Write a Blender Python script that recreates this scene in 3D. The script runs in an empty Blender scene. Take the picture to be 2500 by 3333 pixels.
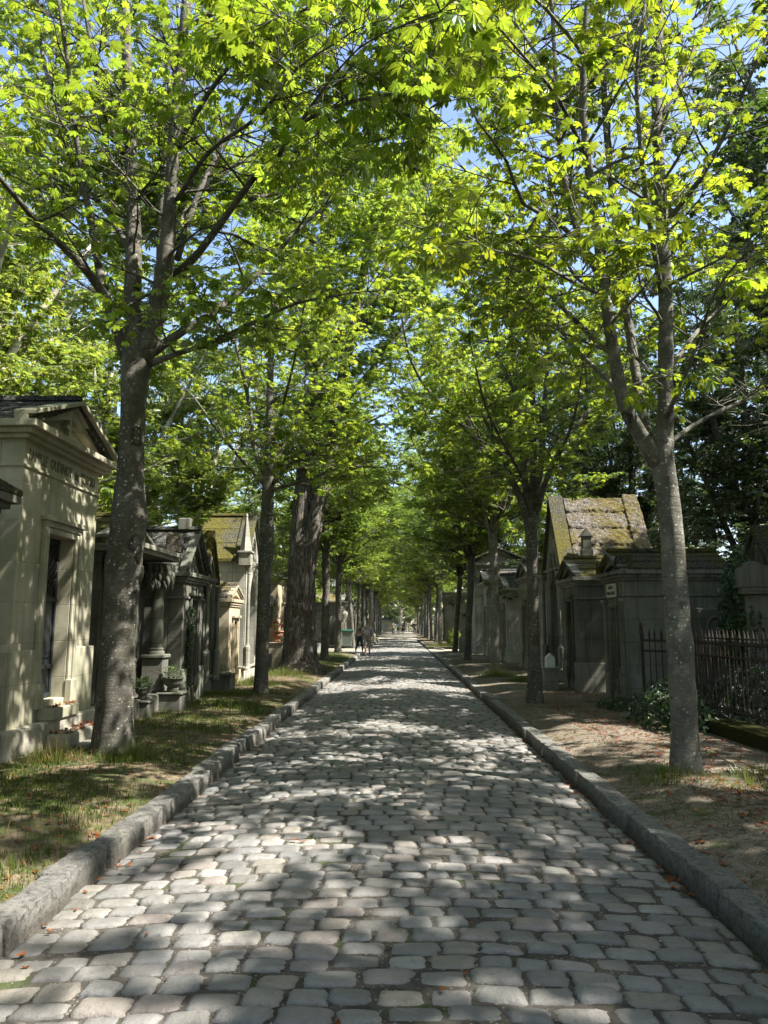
import bpy, math, random
import numpy as np
from mathutils import Vector, Matrix, noise as mnoise
R = math.radians
PI = math.pi
sc = bpy.context.scene
COL = sc.collection
random.seed(7)

# ------------------------------------------------------------------ camera
CAMZ, FPX = 1.6, 2400.0
TH = math.atan((2030 - 1666.5) / FPX)
YAW = math.atan(49 / FPX)
cam = bpy.data.objects.new('camera', bpy.data.cameras.new('camera'))
COL.objects.link(cam)
cam.location = (0, 0, CAMZ)
cam.rotation_euler = (PI / 2 + TH, 0, YAW)
cam.data.sensor_fit = 'VERTICAL'
cam.data.sensor_height = 36
cam.data.lens = FPX / 3333 * 36
cam.data.clip_start = 0.05
cam.data.clip_end = 3000
sc.camera = cam
_F = np.array([-math.sin(YAW) * math.cos(TH), math.cos(YAW) * math.cos(TH), math.sin(TH)])
_Rt = np.array([math.cos(YAW), math.sin(YAW), 0])
_Up = np.cross(_Rt, _F)
def at(u, v, Y):
    """a measured point of the photograph (1659 px wide reading) at road distance Y -> metres"""
    a, b = u * 1.507 - 1250, 1666.5 - v * 1.507
    d = _F + _Rt * (a / FPX) + _Up * (b / FPX)
    t = Y / d[1]
    return np.array([d[0] * t, Y, CAMZ + d[2] * t])

# ------------------------------------------------------------------ helpers
def tag(o, label=None, cat=None, group=None, kind=None):
    if label: o['label'] = label
    if cat: o['category'] = cat
    if group: o['group'] = group
    if kind: o['kind'] = kind
    return o
def empty(name, loc, rz=0.0, **k):
    o = bpy.data.objects.new(name, None)
    o.empty_display_size = 0.2
    COL.objects.link(o)
    o.location = loc
    o.rotation_euler = (0, 0, rz)
    return tag(o, **k)

class MB:
    """collects verts / faces (numpy chunks or lists) into one mesh"""
    def __init__(s):
        s.v = []; s.f = []; s.n = 0; s.uv = []; s.rnd = []
    def add(s, V, F, rnd=None, uv=None):
        V = np.asarray(V, dtype=np.float64).reshape(-1, 3)
        if isinstance(F, np.ndarray):
            s.f.append(F + s.n)
        else:
            by = {}
            for f in F: by.setdefault(len(f), []).append(f)
            for k, l in by.items(): s.f.append(np.array(l, dtype=np.int64) + s.n)
        s.v.append(V)
        if rnd is None: rnd = 0.5
        s.rnd.append(np.broadcast_to(np.asarray(rnd, dtype=np.float32), (len(V),)))
        s.uv.append(np.zeros((len(V), 2), np.float32) if uv is None else np.asarray(uv, np.float32))
        s.n += len(V)
        return s
    def box(s, x0, x1, y0, y1, z0, z1, rnd=None):
        V = [(x, y, z) for x in (x0, x1) for y in (y0, y1) for z in (z0, z1)]
        F = [(0, 1, 3, 2), (4, 6, 7, 5), (0, 4, 5, 1), (2, 3, 7, 6), (0, 2, 6, 4), (1, 5, 7, 3)]
        return s.add(V, F, rnd)
    def prism(s, poly, a0, a1, axis='x'):
        """poly: 2-D outline; extruded between a0 and a1 along axis"""
        n = len(poly)
        def P(a, p):
            return (a, p[0], p[1]) if axis == 'x' else ((p[0], a, p[1]) if axis == 'y' else (p[0], p[1], a))
        V = [P(a0, p) for p in poly] + [P(a1, p) for p in poly]
        ar = sum(poly[i][0] * poly[(i + 1) % n][1] - poly[(i + 1) % n][0] * poly[i][1] for i in range(n))
        F = [tuple(range(n)), tuple(range(2 * n - 1, n - 1, -1))]
        F += [(i, n + i, n + (i + 1) % n, (i + 1) % n) for i in range(n)]
        if (ar > 0) == (axis != 'y'): F = [tuple(reversed(f)) for f in F]
        return s.add(V, F)
    def tube(s, pts, rad, seg=8, cap=True, bump=0.0, rng=None, twist=0.0):
        P = np.asarray(pts, float); n = len(P)
        rad = np.broadcast_to(np.asarray(rad, float), (n,))
        T = np.gradient(P, axis=0) if n > 2 else np.repeat((P[1] - P[0])[None], n, 0)
        T /= np.linalg.norm(T, axis=1)[:, None] + 1e-9
        ref = np.array([0.3, 1, 0.1]) if abs(T[0, 1]) < .8 else np.array([1, 0, 0.2])
        ref = ref - T[0] * ref.dot(T[0]); ref /= np.linalg.norm(ref)
        ang = np.linspace(0, 2 * PI, seg, endpoint=False)
        V = np.zeros((n, seg, 3))
        for i in range(n):
            ref = ref - T[i] * ref.dot(T[i]); ref /= np.linalg.norm(ref) + 1e-9
            B = np.cross(T[i], ref)
            r = rad[i] * np.ones(seg)
            if bump and rng is not None: r = r * (1 + bump * rng.normal(size=seg))
            V[i] = P[i] + r[:, None] * (np.cos(ang)[:, None] * ref + np.sin(ang)[:, None] * B)
        i, j = np.meshgrid(np.arange(n - 1), np.arange(seg), indexing='ij')
        a = i * seg + j; b = i * seg + (j + 1) % seg
        F = np.stack([a, b, b + seg, a + seg], -1).reshape(-1, 4)
        base = s.n
        s.add(V.reshape(-1, 3), F)
        if cap:
            s.f.append(np.array([[base + (n - 1) * seg + k for k in range(seg)]]))
            s.f.append(np.array([[base + k for k in range(seg)][::-1]]))
        return s
    def lathe(s, prof, c=(0, 0, 0), seg=12, axis='z'):
        """prof: list of (r, h)"""
        pr = np.array(prof, float); n = len(pr)
        ang = np.linspace(0, 2 * PI, seg, endpoint=False)
        X = pr[:, 0][:, None] * np.cos(ang); Yy = pr[:, 0][:, None] * np.sin(ang)
        Z = np.repeat(pr[:, 1][:, None], seg, 1)
        V = np.stack([X, Yy, Z] if axis == 'z' else [Z, X, Yy], -1).reshape(-1, 3) + np.array(c)
        i, j = np.meshgrid(np.arange(n - 1), np.arange(seg), indexing='ij')
        a = i * seg + j; b = i * seg + (j + 1) % seg
        base = s.n
        s.add(V, np.stack([a, b, b + seg, a + seg], -1).reshape(-1, 4))
        s.f.append(np.array([[base + (n - 1) * seg + k for k in range(seg)]]))
        s.f.append(np.array([[base + k for k in range(seg)][::-1]]))
        return s
    def mesh(s, name, mat, smooth=False, attrs=False):
        V = np.concatenate(s.v) if s.v else np.zeros((0, 3))
        me = bpy.data.meshes.new(name)
        loops = np.concatenate([f.reshape(-1) for f in s.f]).astype(np.int32)
        cnt = np.concatenate([np.full(len(f), f.shape[1]) for f in s.f]).astype(np.int32)
        me.vertices.add(len(V)); me.vertices.foreach_set('co', V.astype(np.float32).ravel())
        me.loops.add(len(loops)); me.loops.foreach_set('vertex_index', loops)
        me.polygons.add(len(cnt))
        st = np.zeros(len(cnt), np.int32); st[1:] = np.cumsum(cnt)[:-1]
        me.polygons.foreach_set('loop_start', st)
        me.polygons.foreach_set('loop_total', cnt)
        me.polygons.foreach_set('use_smooth', np.full(len(cnt), smooth))
        if attrs:
            a = me.attributes.new('rnd', 'FLOAT', 'POINT')
            a.data.foreach_set('value', np.concatenate(s.rnd).astype(np.float32))
            u = me.uv_layers.new(name='UVMap')
            u.data.foreach_set('uv', np.concatenate(s.uv)[loops].ravel())
        me.update(calc_edges=True)
        me.validate()
        if mat: me.materials.append(mat)
        return me
    def build(s, name, mat, parent=None, smooth=False, attrs=False, bevel=0.0, loc=None):
        o = bpy.data.objects.new(name, s.mesh(name, mat, smooth, attrs))
        COL.objects.link(o)
        if parent is not None: o.parent = parent
        if loc is not None: o.location = loc
        if bevel:
            m = o.modifiers.new('bevel', 'BEVEL'); m.width = bevel; m.segments = 2
            m.limit_method = 'ANGLE'; m.angle_limit = R(40)
        return o

# ------------------------------------------------------------------ materials
class NT:
    def __init__(s, name):
        s.m = bpy.data.materials.new(name); s.m.use_nodes = True
        s.t = s.m.node_tree; s.t.nodes.clear()
        s.out = s.t.nodes.new('ShaderNodeOutputMaterial')
    def n(s, typ, ins=None, **kw):
        nd = s.t.nodes.new(typ)
        for k, v in kw.items(): setattr(nd, k, v)
        for k, v in (ins or {}).items(): s.set(nd.inputs[k], v)
        return nd
    def set(s, sock, v):
        if hasattr(v, 'node'): s.t.links.new(v, sock)
        elif isinstance(v, (tuple, list)) and len(v) == 3 and sock.type == 'RGBA': sock.default_value = (*v, 1)
        else: sock.default_value = v
    def noise(s, vec, scale, detail=4, rough=0.55, dim='3D'):
        return s.n('ShaderNodeTexNoise', {'Vector': vec, 'Scale': scale, 'Detail': detail, 'Roughness': rough}).outputs['Fac']
    def ramp(s, fac, stops):
        nd = s.n('ShaderNodeValToRGB', {'Fac': fac}); e = nd.color_ramp.elements
        while len(e) < len(stops): e.new(0.5)
        for el, (p, c) in zip(e, stops):
            el.position = p; el.color = (*c, 1) if len(c) == 3 else c
        return nd.outputs['Color']
    def step(s, fac, a, b):
        return s.n('ShaderNodeMapRange', {'Value': fac, 'From Min': a, 'From Max': b}, clamp=True).outputs['Result']
    def mix(s, fac, a, b, bt='MIX'):
        nd = s.n('ShaderNodeMix', data_type='RGBA', blend_type=bt)
        s.set(nd.inputs[0], fac); s.set(nd.inputs[6], a); s.set(nd.inputs[7], b)
        return nd.outputs[2]
    def math(s, op, a, b=0.0, c=0.0):
        nd = s.n('ShaderNodeMath', operation=op)
        s.set(nd.inputs[0], a); s.set(nd.inputs[1], b)
        if len(nd.inputs) > 2: s.set(nd.inputs[2], c)
        return nd.outputs[0]
    def map(s, vec, scale=(1, 1, 1), loc=(0, 0, 0)):
        return s.n('ShaderNodeMapping', {'Vector': vec, 'Scale': scale, 'Location': loc}).outputs[0]
    def obj(s): return s.n('ShaderNodeTexCoord').outputs['Object']
    def world(s): return s.n('ShaderNodeNewGeometry').outputs['Position']
    def attr(s, name='rnd'): return s.n('ShaderNodeAttribute', attribute_name=name).outputs['Fac']
    def orand(s): return s.n('ShaderNodeObjectInfo').outputs['Random']
    def bump(s, h, strength=0.5, dist=0.01, normal=None):
        d = {'Height': h, 'Strength': strength, 'Distance': dist}
        if normal is not None: d['Normal'] = normal
        return s.n('ShaderNodeBump', d).outputs[0]
    def done(s, color, rough=0.8, normal=None, metal=0.0, spec=0.5):
        b = s.n('ShaderNodeBsdfPrincipled', {'Base Color': color, 'Roughness': rough, 'Metallic': metal, 'Specular IOR Level': spec})
        if normal is not None: s.set(b.inputs['Normal'], normal)
        s.t.links.new(b.outputs[0], s.out.inputs['Surface'])
        return s.m

def mat_stone(name, c, dark=(0.05, 0.05, 0.042), stain=0.5, course=0.42, brick=0.9, green=0.25, bumpy=0.5, joint=.9):
    t = NT(name); o = t.world()
    sep = t.n('ShaderNodeSeparateXYZ', {'Vector': o})
    u = t.math('ADD', sep.outputs[0], sep.outputs[1])
    v = t.n('ShaderNodeCombineXYZ', {'X': u, 'Y': sep.outputs[2], 'Z': 0.0}).outputs[0]
    br = t.n('ShaderNodeTexBrick', {'Vector': v, 'Color1': (1, 1, 1), 'Color2': (.84, .84, .80), 'Mortar': (.45, .43, .38),
             'Scale': 1.0, 'Mortar Size': .006, 'Mortar Smooth': .4, 'Brick Width': brick, 'Row Height': course}).outputs['Color']
    n1 = t.noise(o, 1.3, 6, .6)
    n2 = t.noise(t.map(o, (7, 7, .45)), 1.0, 7, .68)
    n3 = t.noise(o, 40, 3, .7)
    lay = t.noise(t.map(o, (1.5, 1.5, 22)), 1.0, 4, .6)
    base = t.mix(t.step(n1, .35, .65), c, tuple(x * .62 for x in c))
    base = t.mix(t.math('MULTIPLY', t.step(n1, .45, .75), green), base, (c[0] * .55, c[1] * .68, c[2] * .42))
    base = t.mix(joint, base, br, 'MULTIPLY')
    base = t.mix(t.math('MULTIPLY', t.step(n2, .47, .67), stain), base, dark)
    base = t.mix(t.math('MULTIPLY', t.step(n3, .62, .72), .35), base, dark)
    h = t.math('ADD', t.math('MULTIPLY', n3, .5), t.math('ADD', t.math('MULTIPLY', lay, .5), n1))
    bw = t.n('ShaderNodeRGBToBW', {'Color': br}).outputs[0]
    nb = t.bump(h, bumpy, .012, t.bump(bw, .6 if joint else 0.0, .01))
    return t.done(base, .88, nb, spec=.25)

def mat_moss(name, stone=(0.17, 0.165, 0.15), moss=(0.19, 0.17, 0.045), amount=.5, dark=(0.035, 0.035, 0.03), scale=1.0):
    t = NT(name); o = t.world()
    n1 = t.noise(o, 1.1 * scale, 4, .6); n2 = t.noise(o, 11 * scale, 6, .75); n3 = t.noise(o, 38, 5, .8)
    base = t.mix(t.step(n3, .47, .56), dark, stone)
    base = t.mix(t.math('MULTIPLY', t.step(n2, .48, .58), .75), base, tuple(x * .35 for x in stone))
    m = t.math('ADD', t.math('MULTIPLY', n1, .38), t.math('ADD', t.math('MULTIPLY', n2, .30), t.math('MULTIPLY', n3, .32)))
    mc = t.mix(t.step(n3, .40, .60), tuple(x * .28 for x in moss), moss)
    base = t.mix(t.step(m, .575 - .22 * amount, .66 - .22 * amount), base, mc)
    nb = t.bump(t.math('ADD', n2, n3), 1.0, .05)
    return t.done(base, .95, nb, spec=.1)

def mat_bark(name, c1, c2, lichen=.5, furrow=0.0, green=.3, smooth_patch=False):
    t = NT(name); o = t.obj()
    n1 = t.noise(t.map(o, (1, 1, .5)), 5, 5, .6)
    hz = t.noise(t.map(o, (3, 3, 26)), 1.0, 4, .6)
    fine = t.noise(o, 55, 4, .7)
    base = t.mix(t.step(n1, .35, .65), c1, c2)
    base = t.mix(t.math('MULTIPLY', t.step(fine, .5, .7), .5), base, tuple(x * .45 for x in c1))
    base = t.mix(t.math('MULTIPLY', t.step(t.noise(o, 2.2, 4), .48, .62), green), base, (.055, .06, .02))
    h = t.math('ADD', t.math('MULTIPLY', fine, .35), t.math('MULTIPLY', hz, .5))
    # healed branch scars and dark cracks
    wv = t.n('ShaderNodeVectorMath', {0: o, 1: t.n('ShaderNodeVectorMath', {0: t.n('ShaderNodeTexNoise', {'Vector': o, 'Scale': 6.0}).outputs['Color'], 3: .16}, operation='SCALE').outputs[0]}, operation='ADD').outputs[0]
    sv = t.n('ShaderNodeTexVoronoi', {'Vector': t.map(wv, (1, 1, .8)), 'Scale': 3.4})
    sr = t.n('ShaderNodeSeparateColor', {'Color': sv.outputs['Color']}).outputs[0]
    ring = t.math('MULTIPLY', t.math('MULTIPLY', t.step(sv.outputs['Distance'], .12, .20), t.step(sv.outputs['Distance'], .34, .26)), t.step(sr, .62, .66))
    base = t.mix(t.math('MULTIPLY', ring, .75), base, tuple(x * .28 for x in c1))
    crk = t.math('MULTIPLY', t.step(hz, .60, .66), t.step(n1, .45, .6))
    base = t.mix(t.math('MULTIPLY', crk, .55), base, tuple(x * .4 for x in c1))
    base = t.mix(t.math('MULTIPLY', t.step(t.noise(o, 3.5, 6, .7), .52, .62), .5), base, tuple(min(1, x * 1.6) for x in c2))
    h = t.math('ADD', h, t.math('MULTIPLY', ring, -.6))
    if furrow:
        fu = t.noise(t.map(o, (13, 13, 1.3)), 1.0, 6, .65)
        fu2 = t.math('ABSOLUTE', t.math('SUBTRACT', fu, .5))
        base = t.mix(t.step(fu2, .07, .0), base, tuple(x * .25 for x in c1))
        h = t.math('ADD', h, t.math('MULTIPLY', t.step(fu2, .0, .12), 2.2 * furrow))
    if smooth_patch:
        p = t.noise(t.map(o, (1, 1, .6)), 3.2, 3, .5)
        base = t.mix(t.step(p, .5, .53), base, (.52, .48, .36))
        base = t.mix(t.step(p, .6, .62), base, (.66, .64, .55))
    if lichen:
        vo = t.n('ShaderNodeTexVoronoi', {'Vector': t.n('ShaderNodeVectorMath', {0: o, 1: t.n('ShaderNodeVectorMath', {0: t.n('ShaderNodeTexNoise', {'Vector': o, 'Scale': 25.0}).outputs['Color'], 3: .035}, operation='SCALE').outputs[0]}, operation='ADD').outputs[0], 'Scale': 30.0, 'Randomness': 1.0})
        r = t.n('ShaderNodeSeparateColor', {'Color': vo.outputs['Color']}).outputs[0]
        sp = t.math('MULTIPLY', t.step(vo.outputs['Distance'], .42, .30), t.step(r, 1 - .15 * lichen, 1 - .12 * lichen))
        clus = t.step(t.noise(o, 1.6, 2), .38, .5)
        base = t.mix(t.math('MULTIPLY', sp, clus), base, (.40, .42, .37))
        lp = t.step(t.noise(o, 30, 3, .7), .60, .66)
        base = t.mix(t.math('MULTIPLY', lp, .6 * lichen), base, (.34, .34, .29))
    return t.done(base, .9, t.bump(h, 1.0, .025 + .02 * furrow), spec=.2)

def mat_leaf(name, refl, trans, var=.42, gloss=.12, tr=.55, veins=False):
    t = NT(name); r = t.attr()
    orr = t.orand()
    k = t.math('MULTIPLY_ADD', r, 2 * var, 1 - var)
    ty = t.math('FRACT', t.math('MULTIPLY', r, 7.31))
    c1 = t.mix(ty, refl, (refl[0] * 1.35, refl[1] * 1.02, refl[2] * .8))
    c2 = t.mix(ty, trans, (trans[0] * 1.3, trans[1] * 1.0, trans[2] * .7))
    c2 = t.mix(t.math('MULTIPLY', orr, .35), c2, (trans[0] * .7, trans[1] * .85, trans[2] * 1.3))
    if veins:
        uv = t.n('ShaderNodeSeparateXYZ', {'Vector': t.n('ShaderNodeUVMap').outputs[0]})
        a = t.math('ABSOLUTE', uv.outputs[0])
        w = t.math('SINE', t.math('SUBTRACT', t.math('MULTIPLY', uv.outputs[1], 62.0), t.math('MULTIPLY', a, 13.0)))
        vv = t.math('MAXIMUM', t.step(w, .55, .95), t.step(a, .12, .03))
        c2 = t.mix(t.math('MULTIPLY', vv, .42), c2, (trans[0] * .45, trans[1] * .5, trans[2] * .5))
        c1 = t.mix(t.math('MULTIPLY', vv, .3), c1, tuple(x * .6 for x in refl))
    c1 = t.mix(1.0, c1, t.n('ShaderNodeCombineColor', {'Red': k, 'Green': k, 'Blue': k}).outputs[0], 'MULTIPLY')
    c2 = t.mix(1.0, c2, t.n('ShaderNodeCombineColor', {'Red': k, 'Green': k, 'Blue': k}).outputs[0], 'MULTIPLY')
    d = t.n('ShaderNodeBsdfDiffuse', {'Color': c1}).outputs[0]
    l = t.n('ShaderNodeBsdfTranslucent', {'Color': c2}).outputs[0]
    m = t.n('ShaderNodeMixShader', {0: tr, 1: d, 2: l}).outputs[0]
    g = t.n('ShaderNodeBsdfGlossy', {'Color': (1, 1, 1), 'Roughness': .42}).outputs[0]
    fr = t.n('ShaderNodeFresnel', {'IOR': 1.4}).outputs[0]
    m = t.n('ShaderNodeMixShader', {0: t.math('MULTIPLY', fr, gloss * 5), 1: m, 2: g}).outputs[0]
    t.t.links.new(m, t.out.inputs['Surface'])
    return t.m

def mat_simple(name, c, rough=.7, metal=0.0, nscale=8.0, var=.3, bump=.2, spec=.5):
    t = NT(name); o = t.obj(); n = t.noise(o, nscale, 5, .6)
    col = t.mix(t.step(n, .3, .7), tuple(x * (1 - var) for x in c), tuple(min(1, x * (1 + var)) for x in c))
    return t.done(col, rough, t.bump(t.noise(o, nscale * 5, 3), bump, .01), metal, spec)

def mat_cobble():
    t = NT('cobble_stone'); o = t.world(); r = t.attr()
    c = t.ramp(r, [(0, (.135, .134, .130)), (.22, (.20, .198, .192)), (.5, (.26, .250, .240)), (.68, (.19, .193, .194)),
                   (.8, (.26, .225, .21)), (.9, (.235, .215, .185)), (1, (.33, .322, .31))])
    n1 = t.noise(o, 9, 5, .65); n2 = t.noise(o, 70, 4, .7)
    c = t.mix(t.step(n1, .3, .7), t.mix(.4, c, (.10, .095, .085)), c)
    c = t.mix(t.math('MULTIPLY', t.step(n2, .55, .72), .45), c, (.08, .075, .068))
    c = t.mix(t.math('MULTIPLY', t.step(n2, .42, .3), .3), c, (.36, .34, .31))
    n3 = t.noise(o, .8, 4, .6)
    c = t.mix(t.math('MULTIPLY', t.step(n3, .45, .68), .45), c, (.13, .12, .095))
    n4 = t.noise(o, 24, 5, .75)
    c = t.mix(t.math('MULTIPLY', t.step(n4, .56, .66), .5), c, (.10, .095, .082))
    h = t.math('ADD', t.math('MULTIPLY', n1, 1.0), t.math('ADD', t.math('MULTIPLY', n2, .3), t.math('MULTIPLY', n4, .7)))
    return t.done(c, t.step(n1, -.4, 1.1), t.bump(h, .8, .014), spec=.4)

def mat_kerb():
    t = NT('granite_kerb'); o = t.world(); r = t.n('ShaderNodeSeparateXYZ', {'Vector': t.n('ShaderNodeNewGeometry').outputs['Normal']})
    n1 = t.noise(o, 2.2, 6, .65); n2 = t.noise(o, 26, 6, .8); n3 = t.noise(o, 90, 4, .8)
    c = t.mix(t.step(n1, .35, .65), (.21, .206, .19), (.30, .292, .27))
    c = t.mix(t.math('MULTIPLY', t.step(n2, .50, .60), .8), c, (.075, .072, .062))
    c = t.mix(t.math('MULTIPLY', t.step(n2, .44, .36), .55), c, (.36, .35, .32))
    c = t.mix(t.math('MULTIPLY', t.step(t.noise(o, 1.1, 5, .7), .52, .66), .6), c, (.10, .105, .055))
    c = t.mix(t.math('MULTIPLY', t.step(n3, .58, .66), .6), c, (.05, .048, .04))
    z = t.n('ShaderNodeSeparateXYZ', {'Vector': o}).outputs[2]
    c = t.mix(t.math('MULTIPLY', t.step(t.math('ADD', z, t.math('MULTIPLY', n1, -.06)), .02, -.05), .6), c, (.08, .07, .052))
    h = t.math('ADD', n2, t.math('MULTIPLY', n3, .5))
    return t.done(c, .9, t.bump(h, 1.0, .03), spec=.25)

def mat_dirt(name, a, b, grit=(.34, .31, .26), gamt=.5, green=0.0, gcol=(.05, .07, .02)):
    t = NT(name); o = t.world()
    n1 = t.noise(o, .9, 6, .65); n2 = t.noise(o, 14, 5, .7)
    vo = t.n('ShaderNodeTexVoronoi', {'Vector': o, 'Scale': 48.0})
    c = t.mix(t.step(n1, .35, .65), a, b)
    c = t.mix(t.step(n2, .4, .65), c, tuple(x * .55 for x in a))
    rr = t.n('ShaderNodeSeparateColor', {'Color': vo.outputs['Color']}).outputs[0]
    peb = t.math('MULTIPLY', t.step(vo.outputs['Distance'], .42, .3), t.step(rr, 1 - gamt * .7, 1 - gamt * .6))
    c = t.mix(peb, c, t.mix(rr, grit, tuple(x * .6 for x in grit)))
    if green:
        c = t.mix(t.math('MULTIPLY', t.step(t.noise(o, 2.3, 5, .7), .62 - .3 * green, .72 - .3 * green), .8), c, gcol)
    h = t.math('ADD', n2, t.math('MULTIPLY', peb, .5))
    return t.done(c, .95, t.bump(h, .8, .02), spec=.15)

M = dict(
    light=mat_stone('cream_limestone', (.47, .44, .335), stain=.28, green=.5, course=.46, brick=1.0, bumpy=.25, joint=.35),
    travertine=mat_stone('pitted_limestone', (.46, .43, .36), stain=.25, course=.60, brick=2.5, bumpy=1.0),
    grey=mat_stone('grey_limestone', (.25, .25, .215), stain=.75, green=.35),
    dark=mat_stone('dark_weathered_stone', (.17, .168, .145), stain=.6, green=.5, bumpy=.7),
    mid=mat_stone('weathered_stone', (.36, .35, .30), stain=.45, green=.3, bumpy=.8, course=.3),
    tan=mat_stone('tan_limestone', (.50, .43, .31), stain=.15, green=.1, course=.5, brick=1.1),
    pale=mat_stone('pale_limestone', (.46, .45, .40), stain=.35, green=.2),
    moss=mat_moss('mossy_stone', amount=.55),
    mossy=mat_moss('thick_moss_stone', stone=(.36, .33, .31), moss=(.215, .175, .05), amount=.50, dark=(.06, .05, .04)),
    slate=mat_moss('lichened_slate', stone=(.19, .19, .185), amount=.18),
    iron=mat_simple('rusty_iron', (.035, .024, .02), .65, .3, 20, .5, .4),
    door=mat_simple('painted_iron_door', (.022, .027, .03), .45, .2, 6, .3, .1),
    black=mat_simple('dark_interior', (.012, .012, .012), .9),
    bark=mat_bark('young_chestnut_bark', (.075, .070, .058), (.135, .125, .105), .8),
    bark2=mat_bark('pale_chestnut_bark', (.10, .095, .08), (.19, .18, .15), .9, green=.15),
    oldbark=mat_bark('furrowed_old_bark', (.27, .235, .20), (.36, .32, .275), .1, 1.0, .15),
    planebark=mat_bark('plane_tree_bark', (.24, .23, .17), (.30, .28, .2), 0, 0, .1, True),
    leaf=mat_leaf('chestnut_leaf', (.050, .118, .020), (.315, .45, .028), veins=True, gloss=.05, tr=.6),
    leaf2=mat_leaf('chestnut_leaf_plain', (.060, .140, .028), (.34, .48, .045), gloss=.05, tr=.6),
    leafp=mat_leaf('plane_leaf', (.085, .15, .035), (.34, .46, .06), gloss=.06, tr=.6),
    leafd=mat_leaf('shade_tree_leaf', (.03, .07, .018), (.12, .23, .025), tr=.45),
    ivy=mat_leaf('ivy_leaf', (.022, .06, .018), (.05, .13, .02), tr=.3, gloss=.16),
    grass=mat_leaf('grass_blade', (.07, .12, .025), (.14, .21, .04), tr=.4, gloss=.02),
    straw=mat_leaf('dry_straw', (.22, .18, .09), (.13, .10, .045), tr=.3, gloss=.0),
    brown=mat_leaf('dead_leaf', (.20, .072, .028), (.16, .05, .015), tr=.25, gloss=.05),
    cobble=mat_cobble(),
    kerb=mat_kerb(),
    bed=mat_dirt('sandy_joint_dirt', (.082, .074, .064), (.115, .104, .09), (.34, .31, .26), .35, .22),
    soilL=mat_dirt('grassy_earth', (.15, .115, .075), (.21, .17, .115), (.28, .24, .18), .3, .45, (.045, .065, .018)),
    soilR=mat_dirt('gravelly_earth', (.145, .118, .088), (.22, .19, .148), (.44, .40, .33), .7, .25),
    sand=mat_dirt('pale_sand', (.30, .27, .22), (.38, .345, .28), (.5, .47, .4), .5),
    ground=mat_dirt('earth_ground', (.09, .08, .05), (.12, .11, .07), (.2, .18, .13), .2, .8),
    terra=mat_simple('terracotta', (.42, .20, .11), .8),
    green=mat_simple('green_bin_plastic', (.012, .055, .04), .4, 0, 3, .2, .05),
    greyp=mat_simple('grey_bin_plastic', (.10, .125, .11), .5, 0, 3, .2, .05),
    rubber=mat_simple('rubber', (.02, .02, .02), .8),
    white=mat_simple('white_marble', (.62, .62, .60), .5, 0, 4, .12, .1),
    redfl=mat_simple('red_petals', (.45, .05, .03), .7),
    skin=mat_simple('skin', (.38, .24, .17), .55, 0, 20, .08, .05),
    tanskin=mat_simple('tanned_skin', (.28, .16, .11), .5, 0, 20, .08, .05),
    hair=mat_simple('short_brown_hair', (.10, .07, .05), .7),
    denim=mat_simple('dark_denim', (.020, .035, .075), .85, 0, 60, .3, .3),
    olive=mat_simple('olive_cotton', (.17, .17, .11), .9),
    greyc=mat_simple('grey_cotton', (.20, .215, .22), .9),
    blackc=mat_simple('black_cotton', (.02, .02, .022), .9),
    bluec=mat_simple('pale_blue_cotton', (.30, .36, .50), .9),
    whitec=mat_simple('white_cotton', (.62, .62, .60), .9),
    canvas=mat_simple('beige_canvas', (.48, .44, .36), .9),
    ink=mat_simple('carved_letter_shade', (.11, .10, .07), .9),
    ink2=mat_simple('black_letter_paint', (.03, .03, .028), .8),
    plaque=mat_simple('pale_marble_plaque', (.50, .49, .42), .6, 0, 10, .1, .05),
)
def mat_check():
    t = NT('blue_check_cotton'); o = t.obj()
    sep = t.n('ShaderNodeSeparateXYZ', {'Vector': o})
    def band(sk):
        w = t.math('FRACT', t.math('MULTIPLY', sk, 8.0)); return t.step(w, .80, .86)
    g = t.math('MAXIMUM', band(t.math('ADD', sep.outputs[0], sep.outputs[1])), band(sep.outputs[2]))
    return t.done(t.mix(g, (.15, .19, .27), (.52, .56, .62)), .9)
M['check'] = mat_check()

# ------------------------------------------------------------------ ground, road, kerbs
rng = np.random.default_rng(11)
XL, XR = -2.0, 1.83          # road edges
YEND = 75.0
def fbm(x, y, s=1.0, seed=0.0):
    x = np.asarray(x, float) * s; y = np.asarray(y, float) * s
    r = 0
    for k, (f, a) in enumerate([(1, 1), (2.1, .5), (4.3, .26), (8.7, .13)]):
        r = r + a * np.sin(x * f + 1.7 * np.sin(y * f * .9 + seed + k) + 2.1 * k + seed) * np.cos(y * f * 1.13 + 1.3 * np.sin(x * f * .8 - seed) + k)
    return r / 1.9
def roadz(x): return -0.065 * ((np.asarray(x) + .08) / 1.9) ** 2
def vergeL(x, y): return .052 + .060 * np.clip((XL - .2 - np.asarray(x)) / .5, 0, 1) + .02 * fbm(x, y, 1.1, 1) + .02 * np.clip((-2.3 - np.asarray(x)), 0, 2)
def vergeR(x, y): return .052 + .060 * np.clip((np.asarray(x) - XR - .2) / .5, 0, 1) + .02 * fbm(x, y, 1.1, 5) + .02 * np.clip((np.asarray(x) - 2.2), 0, 2)
def grid(xs, ys, fz):
    X, Y = np.meshgrid(xs, ys, indexing='ij'); Z = fz(X, Y) + 0 * X
    n, m = X.shape
    i, j = np.meshgrid(np.arange(n - 1), np.arange(m - 1), indexing='ij')
    a = i * m + j
    return np.stack([X, Y, Z], -1).reshape(-1, 3), np.stack([a, a + m, a + m + 1, a + 1], -1).reshape(-1, 4)
g = MB(); g.box(-900, 900, -300, 1500, -.6, -.2)
tag(g.build('ground', M['ground']), kind='structure')
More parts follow.
